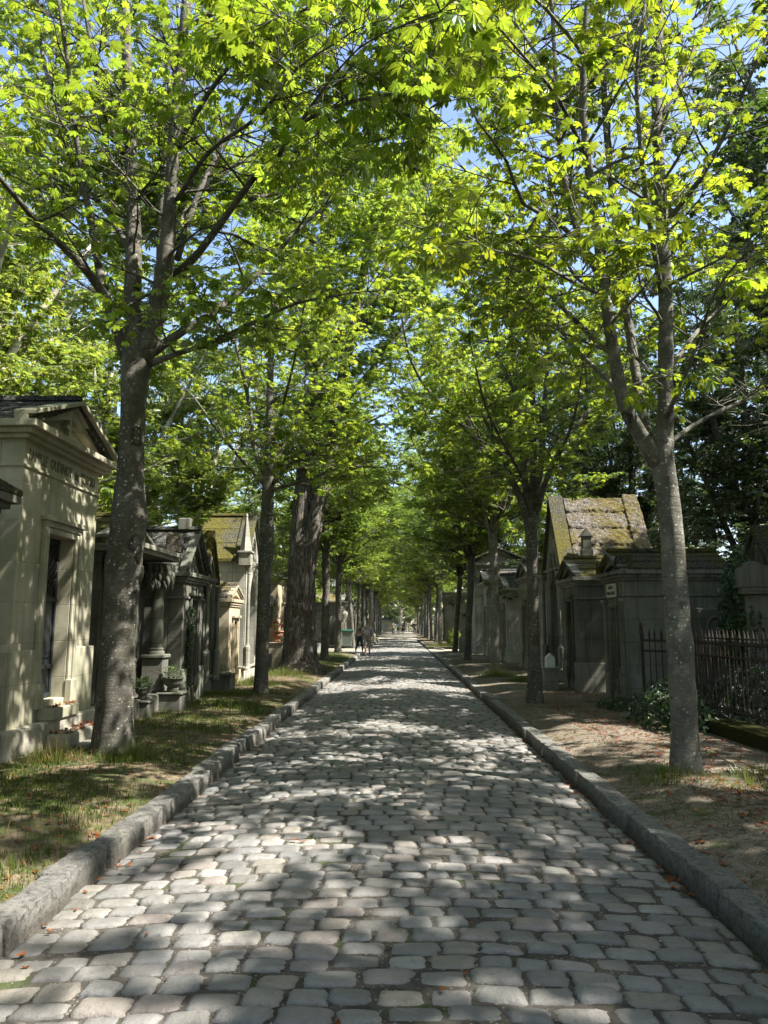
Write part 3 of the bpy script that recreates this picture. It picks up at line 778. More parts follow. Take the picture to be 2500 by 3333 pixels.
# nearest left tree, thick trunk beside the pedimented chapel
T = Tree(101); Y = 8.75; bs = at(243, 1628, Y); bs[2] = ZL
T.set_trunk([(0, 0, 0, .205)] + px(bs, Y, [(247, 1520, 84, 0), (254, 1380, 78, 0), (262, 1260, 80, 0), (272, 1150, 82, 0), (277, 1120, 84, 0), (279, 1040, 68, 0), (284, 950, 60, 0), (288, 870, 62, 0), (293, 800, 70, 0), (298, 745, 74, 0), (302, 705, 50, 0), (305, 680, 24, 0)], .90), knots=12, seg=30, flare=1.35, bump=.02)
for P in [
    [(285, 800, 34, 0), (287, 640, 44, .1), (289, 480, 38, .3), (282, 330, 32, .4), (275, 150, 28, .6), (270, 0, 24, .8), (262, -150, 16, 1)],
    [(305, 800, 44, 0), (338, 680, 52, -.1), (358, 560, 42, -.2), (368, 430, 36, -.3), (378, 280, 32, -.3), (393, 120, 28, -.4), (405, -40, 22, -.5)],
    [(350, 640, 32, .1), (352, 500, 30, .5), (358, 350, 24, .9), (372, 200, 20, 1.2), (400, 60, 16, 1.5), (430, -80, 10, 1.8)],
    [(280, 790, 32, 0), (255, 720, 30, -.1), (228, 640, 26, -.3), (160, 555, 20, -.7), (80, 480, 17, -1.2), (0, 385, 13, -1.8), (-90, 300, 8, -2.2)],
    [(248, 700, 26, 0), (216, 590, 22, .2), (205, 500, 19, .4), (178, 400, 17, .5), (140, 280, 14, .7), (95, 130, 12, 1.0), (70, -20, 9, 1.2)],
    [(213, 580, 18, .2), (185, 420, 16, 0), (165, 300, 14, -.2), (148, 150, 12, -.4), (125, -10, 9, -.6)],
    [(330, 760, 26, 0), (400, 712, 20, .2), (470, 668, 18, .5), (560, 590, 14, .9), (640, 500, 11, 1.3), (720, 430, 8, 1.8)],
    [(325, 785, 20, 0), (380, 765, 14, -.3), (450, 742, 12, -.7), (540, 700, 10, -1.1), (640, 655, 8, -1.5), (720, 640, 6, -1.8)],
    [(375, 600, 24, 0), (430, 545, 20, -.2), (500, 450, 17, -.5), (560, 370, 14, -.9), (600, 340, 12, -1.2), (640, 275, 11, -1.6), (740, 225, 9, -2.2), (860, 200, 7, -2.9), (980, 175, 5, -3.4)],
    [(383, 560, 18, 0), (420, 440, 15, .3), (470, 330, 13, .6), (520, 240, 11, .9), (600, 110, 9, 1.3), (680, 0, 7, 1.6)],
    [(372, 330, 18, -.3), (420, 250, 14, -.7), (480, 160, 12, -1.1), (560, 80, 10, -1.6), (660, 20, 8, -2.0), (760, -40, 5, -2.4)],
    [(278, 350, 16, .4), (235, 270, 13, .1), (205, 150, 11, -.1), (180, 0, 9, -.3)],
    [(289, 560, 18, .2), (240, 470, 13, .9), (180, 400, 11, 1.6), (100, 340, 8, 2.3), (20, 300, 6, 3)],
    [(365, 520, 18, .3), (430, 420, 13, 1.2), (520, 350, 10, 2), (620, 300, 7, 2.8)],
    [(300, 790, 22, .2), (330, 690, 18, 1.1), (370, 560, 14, 2.0), (380, 400, 10, 2.6)],
    [(400, 60, 14, -.4), (520, 0, 11, -.9), (650, -60, 9, -1.2), (800, -90, 7, -1.5), (960, -60, 5, -1.8)],
    [(640, 275, 9, -1.6), (760, 130, 7, -1.5), (860, 40, 6, -1.3), (960, -40, 4, -1.2)],
    [(540, 430, 12, .6), (660, 400, 9, 1.4), (780, 340, 7, 2.3), (900, 320, 5, 3.2)],
    [(640, 275, 8, -1.6), (700, 190, 6, -2.8), (780, 100, 5, -3.9), (860, 60, 4, -4.4)],
    [(383, 430, 14, -.3), (450, 330, 11, -1.2), (560, 250, 9, -2.0), (640, 150, 7, -2.8), (730, 90, 5, -3.4)],
]: T.limb(px(bs, Y, P, .9), .22, .33, (.8, 1.9))
L1 = T.finish('chestnut_tree', bs, 'thick knobbly chestnut trunk beside the left pedimented chapel, forking into many stems', 'tree', 'chestnut trees lining the cobbled road', M['bark'], M['leaf'], 'near', (.072, .122), bare=11.5)

# nearest right tree
T = Tree(202); Y = 7.9; bs = at(1479, 1655, Y); bs[2] = ZL
T.set_trunk([(0, 0, 0, .135)] + px(bs, Y, [(1478, 1560, 60, 0), (1468, 1400, 58, 0), (1458, 1250, 55, 0), (1449, 1120, 52, 0), (1438, 1040, 54, 0), (1428, 985, 58, 0), (1427, 955, 52, 0), (1430, 925, 34, 0), (1432, 900, 14, 0)], .88), knots=12, seg=26, flare=1.3, bump=.015)
for P in [
    [(1437, 1000, 40, 0), (1438, 800, 38, 0), (1437, 620, 33, .1), (1426, 400, 30, .2), (1418, 200, 27, .2), (1425, 0, 23, .3), (1428, -150, 14, .3)],
    [(1420, 1000, 44, 0), (1378, 930, 36, -.1), (1348, 870, 34, -.2), (1325, 760, 30, -.2), (1308, 640, 28, -.3), (1290, 500, 24, -.3), (1274, 380, 22, -.4), (1260, 250, 20, -.4), (1262, 100, 17, -.5), (1272, -30, 14, -.5)],
    [(1405, 975, 28, 0), (1382, 860, 24, .4), (1358, 700, 22, .6), (1335, 520, 19, .8), (1314, 330, 17, 1.0), (1300, 120, 14, 1.1), (1294, -40, 10, 1.2)],
    [(1300, 600, 22, -.3), (1255, 520, 18, -.1), (1222, 400, 16, .1), (1205, 260, 14, .2), (1198, 120, 12, .3), (1190, -30, 9, .4)],
    [(1300, 580, 16, -.3), (1205, 480, 12, -.8), (1130, 440, 10, -1.2), (1095, 350, 8, -1.5), (1030, 260, 6, -1.9)],
    [(1318, 760, 16, -.2), (1240, 690, 13, -.1), (1150, 600, 11, .2), (1060, 560, 9, .6), (980, 520, 7, 1.1), (900, 490, 5, 1.6)],
    [(1430, 640, 16, .1), (1402, 470, 14, -.3), (1382, 300, 12, -.5), (1375, 150, 10, -.7), (1395, 0, 8, -.9)],
    [(1440, 480, 16, .1), (1510, 390, 13, -.2), (1560, 300, 11, -.4), (1610, 190, 9, -.7), (1665, 60, 7, -1)],
    [(1425, 260, 14, .2), (1470, 170, 11, .4), (1510, 80, 9, .7), (1545, -30, 7, 1)],
    [(1442, 800, 14, 0), (1530, 690, 10, .7), (1640, 600, 8, 1.3), (1750, 520, 6, 1.9)],
    [(1440, 960, 13, 0), (1520, 905, 10, .6), (1620, 860, 8, 1.2), (1720, 830, 6, 1.8)],
    [(1345, 850, 14, -.2), (1250, 760, 10, .8), (1190, 690, 8, 1.6), (1130, 640, 6, 2.4)],
    [(1262, 120, 12, -.5), (1180, 20, 9, -.9), (1080, -60, 7, -1.2), (960, -120, 5, -1.5)],
    [(1198, 180, 11, .2), (1120, 60, 8, .9), (1040, -20, 6, 1.6), (940, -80, 4, 2.2)],
    [(1205, 300, 10, .1), (1120, 240, 8, 1.4), (1030, 200, 6, 2.6), (940, 190, 4, 3.6)],
    [(1270, 350, 13, -.4), (1210, 220, 10, -1.1), (1130, 120, 8, -1.7), (1060, 40, 6, -2.3)],
    [(1440, 900, 12, -.1), (1500, 760, 9, -.8), (1540, 640, 7, -1.4), (1590, 570, 5, -1.9)],
    [(1310, 640, 12, -.3), (1240, 610, 9, -1.0), (1150, 560, 7, -1.7), (1060, 540, 5, -2.3)],
]: T.limb(px(bs, Y, P, .9), .25, .33, (.7, 1.8))
R1 = T.finish('chestnut_tree', bs, 'smooth grey lichen spotted trunk nearest on the right, in front of the iron railing', 'tree', 'chestnut trees lining the cobbled road', M['bark2'], M['leaf'], 'near', (.072, .118), keep=1.0, bare=9.5)

# second right tree: dark trunk with a V of stems
T = Tree(303); Y = 14.5; bs = at(1156, 1500, Y); bs[2] = ZL
T.set_trunk([(0, 0, 0, .15)] + px(bs, Y, [(1154, 1400, 28, 0), (1151, 1280, 26, 0), (1148, 1170, 28, 0), (1147, 1120, 34, 0)], .9), knots=3, seg=16, flare=1.2)
for P in [
    [(1142, 1130, 20, 0), (1112, 1050, 15, 0), (1060, 985, 12, -.3), (990, 910, 10, -.6), (930, 850, 8, -1), (888, 780, 6, -1.3), (868, 690, 4, -1.6)],
    [(1145, 1130, 18, 0), (1130, 1000, 14, .2), (1122, 880, 12, .4), (1105, 730, 9, .7), (1095, 600, 6, 1)],
    [(1149, 1130, 20, 0), (1152, 1000, 17, 0), (1150, 850, 13, 0), (1146, 700, 10, .1), (1140, 560, 7, .2)],
    [(1153, 1130, 18, 0), (1168, 1000, 14, -.2), (1176, 880, 11, -.4), (1186, 740, 9, -.6), (1200, 600, 6, -.8)],
    [(1156, 1120, 14, 0), (1190, 1010, 11, .4), (1245, 920, 9, .8), (1310, 850, 7, 1.2), (1370, 780, 5, 1.6)],
    [(1140, 1100, 12, 0), (1085, 990, 9, .9), (1040, 890, 7, 1.7), (990, 780, 5, 2.4)],
    [(1156, 1080, 12, 0), (1200, 1000, 8, -1.1), (1240, 900, 6, -2), (1260, 780, 4, -2.8)],
    [(1128, 880, 10, .4), (1050, 720, 8, .2), (980, 580, 6, 0), (930, 440, 4, -.2)],
    [(1146, 700, 9, .1), (1080, 560, 7, .3), (1020, 440, 5, .6), (960, 340, 3, .9)],
    [(1146, 1060, 10, 0), (1100, 980, 7, -1.2), (1050, 880, 6, -2.2), (1020, 760, 4, -3)],
]: T.limb(px(bs, Y, P), .18, .34, (.9, 2.1))
R2 = T.finish('chestnut_tree', bs, 'second trunk on the right, dark and slim, its stems spreading in a V', 'tree', 'chestnut trees lining the cobbled road', M['bark'], M['leaf2'], 'mid', (.085, .135), False, bare=7.5)

# second left tree
T = Tree(404); Y = 16.0; bs = at(563, 1489, Y); bs[2] = ZL
T.set_trunk([(0, 0, 0, .15)] + px(bs, Y, [(566, 1400, 28, 0), (571, 1250, 27, 0), (574, 1190, 32, 0), (578, 1080, 26, 0), (580, 1030, 28, 0)]), knots=4, seg=16, flare=1.15)
for P in [
    [(580, 1050, 22, 0), (583, 900, 18, 0), (586, 760, 14, .1), (600, 620, 11, .2), (600, 480, 8, .3)],
    [(577, 1050, 12, 0), (548, 960, 10, 0), (540, 880, 9, -.1), (520, 790, 7, -.2), (500, 700, 5, -.3)],
    [(575, 1050, 10, 0), (520, 990, 8, -.5), (470, 930, 6, -1), (420, 860, 4, -1.4)],
    [(584, 1050, 12, 0), (630, 1000, 9, -.3), (690, 970, 8, -.8), (760, 930, 6, -1.4), (820, 900, 4, -2)],
    [(586, 1020, 10, 0), (640, 900, 8, .6), (690, 800, 6, 1.2), (730, 700, 4, 1.8)],
    [(582, 1020, 10, 0), (560, 920, 8, 1.1), (550, 800, 6, 2), (545, 680, 4, 2.8)],
    [(584, 980, 9, 0), (610, 880, 7, -1.2), (640, 760, 5, -2.2), (660, 640, 4, -3)],
    [(580, 1060, 8, 0), (650, 1040, 6, -.6), (740, 1010, 5, -1.3), (830, 1010, 3, -2)],
]: T.limb(px(bs, Y, P), .18, .34, (.9, 2.0))
L2 = T.finish('chestnut_tree', bs, 'second trunk on the left, slim with a round knot, before the tall gothic tomb', 'tree', 'chestnut trees lining the cobbled road', M['bark'], M['leaf2'], 'mid', (.085, .135), False, bare=7.5)

# the old furrowed tree with twin stems
T = Tree(505); Y = 23.2; bs = at(648, 1440, Y); bs[2] = ZL
T.set_trunk([(0, 0, 0, .56)] + px(bs, Y, [(646, 1380, 68, 0), (649, 1300, 62, 0), (651, 1235, 60, 0), (655, 1180, 58, 0), (658, 1140, 40, 0)]), knots=9, seg=44, flare=1.55, bump=.02)
for P in [
    [(640, 1330, 34, -.25), (646, 1200, 42, -.1), (652, 1110, 42, 0), (657, 1040, 40, 0), (668, 930, 34, .1), (690, 800, 30, .2), (702, 650, 27, .4), (700, 480, 20, .6), (690, 330, 14, .8)],
    [(658, 1330, 30, -.3), (666, 1220, 36, -.25), (680, 1130, 35, -.2), (696, 1060, 32, -.2), (712, 990, 30, -.2), (730, 880, 27, -.2), (755, 740, 24, -.3), (785, 590, 20, -.5), (808, 420, 13, -.6)],
    [(755, 740, 16, -.3), (840, 570, 12, .2), (900, 450, 9, .6), (960, 350, 6, 1)],
    [(790, 560, 14, -.5), (860, 500, 11, -1.5), (930, 460, 8, -2.6), (1000, 440, 5, -3.6)],
    [(720, 900, 14, 0), (800, 800, 10, .6), (870, 700, 8, 1.2), (930, 620, 5, 1.8)],
    [(700, 820, 18, .3), (640, 700, 14, 1), (590, 560, 10, 1.6), (560, 420, 6, 2)],
    [(750, 740, 18, -.3), (820, 640, 13, -1), (880, 560, 9, -1.8), (940, 520, 6, -2.5)],
    [(705, 700, 18, .5), (640, 600, 12, -1.2), (600, 480, 9, -2.5), (560, 380, 6, -3.5)],
    [(790, 560, 16, -.5), (850, 420, 12, 1.2), (900, 320, 8, 2.5)],
    [(700, 560, 16, .6), (740, 420, 12, 2), (780, 300, 8, 3.4)],
]: T.limb(px(bs, Y, P), .2, .34, (1.6, 3.6), dens=1.1)
L3 = T.finish('old_tree', bs, 'massive old tree with deeply furrowed brown bark and a double trunk, left side', 'tree', None, M['oldbark'], M['leaf2'], 'mid', (.095, .15), True)

# generic road trees ------------------------------------------------
def generic(seed, hf, n, H, spread, r0, lean=0.0, every=.37, blen=(1.0, 2.2), low=True):
    T = Tree(seed); r = T.r; lx, ly = r.normal(0, .10 + lean, 2)
    T.set_trunk([(0, 0, 0, r0), (lx * .3, ly * .3, hf * .35, r0 * .93), (lx * .6 + r.normal(0, .04), ly * .6, hf * .7, r0 * .9), (lx, ly, hf, r0 * 1.0), (lx, ly, hf + .3, r0 * .55), (lx, ly, hf + .5, r0 * .2)], knots=5, seg=14, flare=1.25)
    a0 = r.uniform(0, 6.28)
    for k in range(n):
        a = a0 + k * 2 * PI / n + r.normal(0, .25); sp = spread * r.uniform(.35, 1.05) if k else spread * .12
        L = H - hf; h = r.uniform(.75, 1) * L
        rr = r0 * r.uniform(.34, .5) if k else r0 * .7
        P = []
        for f in (0, .15, .4, .7, 1):
            d = sp * (f ** 1.25) ; P.append((lx + d * math.cos(a) + r.normal(0, .08) * (f > 0), ly + d * math.sin(a) + r.normal(0, .08) * (f > 0), hf - .15 + h * f ** 1.1, rr * (1 - .82 * f)))
        T.limb(P, .12, every, blen, 7)
    if low:
        for k in range(4):
            a = a0 + 1 + k * PI / 2 + r.normal(0, .3); P = []
            for f in (0, .3, .65, 1): P.append((lx + 3.4 * f * math.cos(a), ly + 3.4 * f * math.sin(a), hf + .2 + 1.5 * f + r.normal(0, .08), r0 * .28 * (1 - .8 * f)))
            T.limb(P, .25, every * .9, (.7, 1.5), 5)
    return T
G = 'chestnut trees lining the cobbled road'
gA = generic(11, 4.1, 9, 12.5, 4.0, .13).finish('chestnut_tree', (2.88, 22.6, ZL), 'pale slim sunlit trunk on the right, third from the camera', 'tree', G, M['bark2'], M['leaf2'], 'mid', (.095, .15), False)
gB = generic(12, 4.2, 9, 13.0, 4.1, .165).finish('chestnut_tree', (-3.05, 30.6, ZL), 'left trunk just beyond the massive old tree, fourth in the left row', 'tree', G, M['bark'], M['leaf2'], 'mid', (.095, .15), False)
gC = generic(13, 3.9, 9, 12.5, 4.0, .145).finish('chestnut_tree', (2.80, 30.8, ZL), 'dark trunk on the right, fourth from the camera', 'tree', G, M['bark'], M['leaf2'], 'mid', (.095, .15), False)
ORD = ['fifth', 'sixth', 'seventh', 'eighth', 'ninth', 'tenth', 'eleventh', 'twelfth', 'thirteenth', 'fourteenth', 'fifteenth', 'sixteenth']
rr = random.Random(3)
for i, Y in enumerate([38, 49.2, 56.5, 64, 71, 82, 89, 96, 103, 110, 118, 127]):
    s = [gB, gC, gA][i % 3]; d = ['in front of the green wheeled bin', 'behind the couple and the bin'][i] if i < 2 else 'along the far left kerb'
    copy_tree(s, (-3.05 + rr.uniform(-.12, .12), Y, ZL), rr.uniform(0, 6.28), f'{ORD[i]} trunk from the camera on the left, {d}', rr.uniform(.95, 1.12) * (1.8 if i == 5 else 1))
for i, Y in enumerate([39.8, 51.4, 58.5, 66, 74, 84, 92, 100, 107, 114, 121, 129]):
    s = [gC, gA, gC, gA][i % 4]
    copy_tree(s, (2.85 + rr.uniform(-.12, .12), Y, ZL), rr.uniform(0, 6.28), f'{ORD[i]} trunk from the camera in the right row', rr.uniform(.95, 1.12) * (1.5 if i == 5 else 1))
# trees just behind the photographer: they shade the foreground
G2 = 'chestnut trees behind the viewpoint'
copy_tree(gA, (-3.2, .6, ZL), 1.0, 'chestnut tree behind the viewpoint on the left', 1.0, G2)
copy_tree(gB, (3.1, -.6, ZL), 2.0, 'chestnut tree behind the viewpoint on the right', 1.0, G2)
copy_tree(gC, (3.1, -7.5, ZL), 4.0, 'chestnut tree far behind the viewpoint on the right', 1.0, G2)
copy_tree(gC, (-3.2, -7.0, ZL), 5.0, 'chestnut tree far behind the viewpoint on the left', 1.0, G2)

# background trees --------------------------------------------------
def bigtree(seed, H, r0, hf, spread, kind, leafm, barkm, name, label, group, loc, size, n=8, every=.55):
    T = generic(seed, hf, n, H, spread, r0, .3, every, (1.6, 3.4), low=False)
    r = T.r
    for k in range(6):
        a = r.uniform(0, 6.28); P = []; z0 = hf * r.uniform(.45, 1)
        for f in (0, .3, .65, 1): P.append((spread * 1.05 * f * math.cos(a), spread * 1.05 * f * math.sin(a), z0 + 1.2 * f, r0 * .25 * (1 - .8 * f)))
        T.limb(P, .25, every, (1.2, 2.6), 5)
    return T.finish(name, loc, label, 'tree', group, barkm, leafm, kind, size, False)
GP, GD = 'plane trees behind the left chapels', 'shade trees behind the right tombs'
pA = bigtree(71, 15, .38, 4.0, 4.6, 'maple', M['leafp'], M['planebark'], 'plane_tree', 'mottled pale plane trunk above the pedimented chapel roof', GP, (-9.9, 15.0, .1), (.115, .175))
pB = bigtree(72, 14, .30, 3.2, 4.8, 'maple', M['leafp'], M['planebark'], 'plane_tree', 'bright leafy plane tree behind the slate roofed left chapels', GP, (-9.6, 24.5, .1), (.115, .175))
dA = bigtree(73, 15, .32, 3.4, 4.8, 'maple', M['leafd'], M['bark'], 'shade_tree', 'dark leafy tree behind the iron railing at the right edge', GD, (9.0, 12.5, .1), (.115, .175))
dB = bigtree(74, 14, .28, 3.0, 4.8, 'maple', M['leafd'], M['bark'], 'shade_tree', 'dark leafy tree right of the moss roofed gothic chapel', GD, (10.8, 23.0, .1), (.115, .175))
copy_tree(pB, (-11.5, 8.0, .1), 2.2, 'plane tree at the left edge behind the pedimented chapel', .95)
copy_tree(pA, (-13, 20, .1), 1.2, 'second mottled plane trunk behind the left chapels', 1.1)
for i, (x, y) in enumerate([(-9, 33), (-10, 42), (-9, 55), (-9, 68), (-10, 82), (-15, 30), (-17, 46), (-16, 62), (-22, 24), (-20, 12), (-24, 38), (-26, 56)]):
    copy_tree([pA, pB][i % 2], (x, y, .1), rr.uniform(0, 6.28), 'leafy plane tree far behind the left chapels', rr.uniform(.9, 1.1), 'plane trees far behind the left chapels')
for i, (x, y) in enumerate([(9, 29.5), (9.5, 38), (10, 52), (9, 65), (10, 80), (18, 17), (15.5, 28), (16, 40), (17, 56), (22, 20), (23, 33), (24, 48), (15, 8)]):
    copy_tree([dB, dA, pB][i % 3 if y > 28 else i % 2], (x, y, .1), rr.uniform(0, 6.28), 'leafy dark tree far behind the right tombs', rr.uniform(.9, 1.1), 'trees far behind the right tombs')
for i, (x, y) in enumerate([(-12, 100), (-8, 118), (10, 98), (8, 115), (-6, 138), (1.2, 150), (.4, 136), (2.2, 158), (6, 141), (-14, 140), (13, 135), (-3, 165), (9, 165), (-30, 80), (28, 75), (-25, 110), (24, 108)]):
    copy_tree([pA, pB, dB][i % 3], (x, y, .1), rr.uniform(0, 6.28), 'distant tree closing the view at the end of the avenue', rr.uniform(.95, 1.2), 'distant trees at the end of the avenue')
for i, (x, y, k) in enumerate([(-5, 147, .42), (-1.5, 150, .36), (2.0, 152, .45), (5.0, 147, .4), (8.5, 150, .45), (-9, 146, .5), (3.4, 133, .3)]):
    copy_tree(pB, (x, y, .1), rr.uniform(0, 6.28), 'low leafy shrub closing the far end of the avenue', k, 'shrubs at the far end of the avenue')['category'] = 'shrub'
# shade from outside the frame on the right
for i, (x, y) in enumerate([(11.2, 3.4), (8.6, -5.0), (12, 0), (-9, -1)]):
    copy_tree([dB, pB, dA, pA][i], (x, y, .1), rr.uniform(0, 6.28), 'shade tree standing behind the viewpoint outside the picture', 1.0, 'trees behind the viewpoint')

# ------------------------------------------------------------------ chapels and tombs
def around(mb, x0, x1, hw, out, z0, z1):
    """a band running round front and both sides, proud of the wall by out"""
    mb.box(.001, out, -hw - out, hw + out, z0, z1)
    mb.box(x0, .001, -hw - out, -hw - .001, z0, z1); mb.box(x0, .001, hw + .001, hw + out, z0, z1)
    mb.box(x0 - out, x0 - .001, -hw - out, hw + out, z0, z1)
def text_part(parent, body, size, mat, loc, name='inscription', width=None, spacing=1.0, ext=.003):
    """raised or painted letters standing on a face that looks along local +x"""
    c = bpy.data.curves.new(name, 'FONT'); c.body = body; c.size = size; c.extrude = ext; c.align_x = 'CENTER'; c.align_y = 'CENTER'
    c.space_character = spacing; c.resolution_u = 2; c.materials.append(mat)
    o = bpy.data.objects.new(name, c); COL.objects.link(o); o.parent = parent
    o.rotation_euler = (PI / 2, 0, PI / 2); o.location = loc
    if width:
        bpy.context.view_layer.update(); o.scale = (width / max(o.dimensions.x, .01), 1, 1)
    me = bpy.data.meshes.new_from_object(o.evaluated_get(bpy.context.evaluated_depsgraph_get())); mw_ = o.matrix_basis.copy()
    bpy.data.objects.remove(o); o = bpy.data.objects.new(name, me); COL.objects.link(o); o.parent = parent; o.matrix_basis = mw_
    return o
def door_parts(root, x, y, z0, wd, ht, lattice=True, mat='door'):
    m = MB(); m.box(x - .04, x, y - wd / 2, y + wd / 2, z0, z0 + ht)
    t = .045
    for (a, b) in ((y - wd / 2 + .003, y - wd / 2 + t), (y + wd / 2 - t, y + wd / 2 - .003), (y - .012, y + .012)): m.box(x + .001, x + .022, a, b, z0 + .005, z0 + ht - .005)
    for zz in (z0 + .01, z0 + ht * .18, z0 + ht * .60, z0 + ht - .07): m.box(x + .0015, x + .026, y - wd / 2 + .004, y + wd / 2 - .004, zz, zz + .055)
    m.box(x + .0012, x + .015, y - wd / 2 + .10, y - .05, z0 + ht * .25, z0 + ht * .55)
    m.box(x + .0012, x + .015, y + .05, y + wd / 2 - .10, z0 + ht * .25, z0 + ht * .55)
    d = m.build('door', M[mat], root, bevel=.004)
    if lattice:
        g = MB(); za, zb = z0 + ht * .64, z0 + ht - .08; n = 9
        for k in range(-n, n + 1):
            for s_ in (1, -1):
                c = y + k * wd / 7
                p0 = [c - s_ * (zb - za) / 2, za]; p1 = [c + s_ * (zb - za) / 2, zb]
                lo, hi = y - wd / 2 + t, y + wd / 2 - t
                dy = p1[0] - p0[0]; dz = p1[1] - p0[1]
                ts = sorted([(lo - p0[0]) / dy, (hi - p0[0]) / dy]); a = max(0, ts[0]); b = min(1, ts[1])
                if b - a > .05: g.tube([(x + .014 + .003 * s_, p0[0] + dy * a, p0[1] + dz * a), (x + .014 + .003 * s_, p0[0] + dy * b, p0[1] + dz * b)], .006, 5)
        g.build('lattice', M['iron'], d)
    return d
def frame_parts(root, y, z0, wd, ht, fw, mat, hood=True):
    m = MB(); a = wd / 2
    for k, (o0, o1, px_) in enumerate([(0, fw * .55, .035), (fw * .55, fw, .055)]):
        m.box(.001, px_, y - a - o1, y - a - o0, z0, z0 + ht + o0); m.box(.001, px_, y + a + o0, y + a + o1, z0, z0 + ht + o0)
        m.box(.001, px_, y - a - o1, y + a + o1, z0 + ht + o0 + .001, z0 + ht + o1)
    if hood: m.box(.001, .10, y - a - fw - .05, y + a + fw + .05, z0 + ht + fw + .002, z0 + ht + fw + .06)
    for s_ in (-1, 1): m.box(.002, .085, y + s_ * (a + fw / 2) - fw * .58, y + s_ * (a + fw / 2) + fw * .58, z0 - .06, z0 + .22)
    return m.build('door_frame', mat, root, bevel=.008)
def walls(root, D, hw, zw, yd, wd, z0, ht, mat, rec=.28):
    m = MB()
    m.box(-D, -rec, -hw, hw, -.15, zw)
    m.box(-rec + .001, 0, -hw, yd - wd / 2, -.15, zw); m.box(-rec + .001, 0, yd + wd / 2, hw, -.15, zw)
    m.box(-rec + .001, 0, yd - wd / 2 + .001, yd + wd / 2 - .001, z0 + ht, zw)
    m.box(-rec + .001, 0, yd - wd / 2 + .001, yd + wd / 2 - .001, -.15, z0)
    return m.build('wall', mat, root, bevel=.012)
def plinth(root, D, hw, hp, yd, gap, mat, out=.05):
    m = MB(); m.box(.001, out, -hw - out, yd - gap / 2, -.15, hp); m.box(-D, .001, -hw - out, -hw - .001, -.15, hp); m.build('plinth', mat, root, bevel=.012)
    m = MB(); m.box(.001, out, yd + gap / 2, hw + out, -.15, hp); m.box(-D, .001, hw + .001, hw + out, -.15, hp); m.build('plinth', mat, root, bevel=.012)
def gable_roof(root, D, hw, zw, zr, over, fo, mat, th=.09, ridge=True, back=.08):
    """two pitched slabs, ridge along local x"""
    m = MB(); ez = zw - over * (zr - zw) / hw
    for s_ in (-1, 1):
        m.prism([(s_ * .001, zr), (s_ * (hw + over), ez), (s_ * (hw + over), ez + th), (s_ * .001, zr + th * 1.1)], -D - back, fo, 'x')
    if ridge: m.prism([(-.07, zr + th * .95), (.07, zr + th * .95), (.05, zr + th + .07), (-.05, zr + th + .07)], -D - back - .004, fo + .004, 'x')
    # slab courses: each laps the one below
    for s_ in (-1, 1):
        for f in (.33, .66):
            yy = s_ * (hw + over) * f; zz = zr + (ez - zr) * f + th
            m.prism([(yy, zz + .028), (yy - s_ * .10, zz + .004 + .1 * (zr - ez) / (hw + over) + .012), (yy - s_ * .10, zz - .02), (yy, zz - .03)], -D - back + .006, fo - .006, 'x')
    return m.build('roof', mat, root, bevel=.012)
def pediment(root, hw, zw, zr, out, mat, cross=False, th=.10, acro=None):
    m = MB(); w = hw + out
    m.prism([(-w, zw), (w, zw), (0, zr)], -.30, -.06, 'x')            # recessed tympanum
    for s_ in (-1, 1):                                                # raking mouldings
        for (o, t0, t1) in ((out * .55, .0, .55), (out, .55, 1.0)):
            dz = th * 1.15
            m.prism([(s_ * w, zw + dz * (t0 - .1)), (s_ * w, zw + dz * (t1 - .1)), (s_ * .0008, zr + dz * (t1 - .1)), (s_ * .0008, zr + dz * (t0 - .1))], -.055, o, 'x')
        m.prism([(s_ * (w - .20), zw + .002), (s_ * (w - .02), zw + .002), (s_ * .001, zr - .012), (s_ * .001, zr - .14)], -.055, out * .25, 'x')
    p = m.build('pediment', mat, root, bevel=.006)
    if cross:
        c = MB(); zc = zw + (zr - zw) * .40; k = (zr - zw) / .62
        c.box(-.055, .03, -.045 * k, .045 * k, zw + .015, zc + .20 * k); c.box(-.054, .029, -.13 * k, -.045 * k - .001, zc, zc + .085 * k); c.box(-.054, .029, .045 * k + .001, .13 * k, zc, zc + .085 * k)
        c.build('cross', mat, p, bevel=.005)
    return p
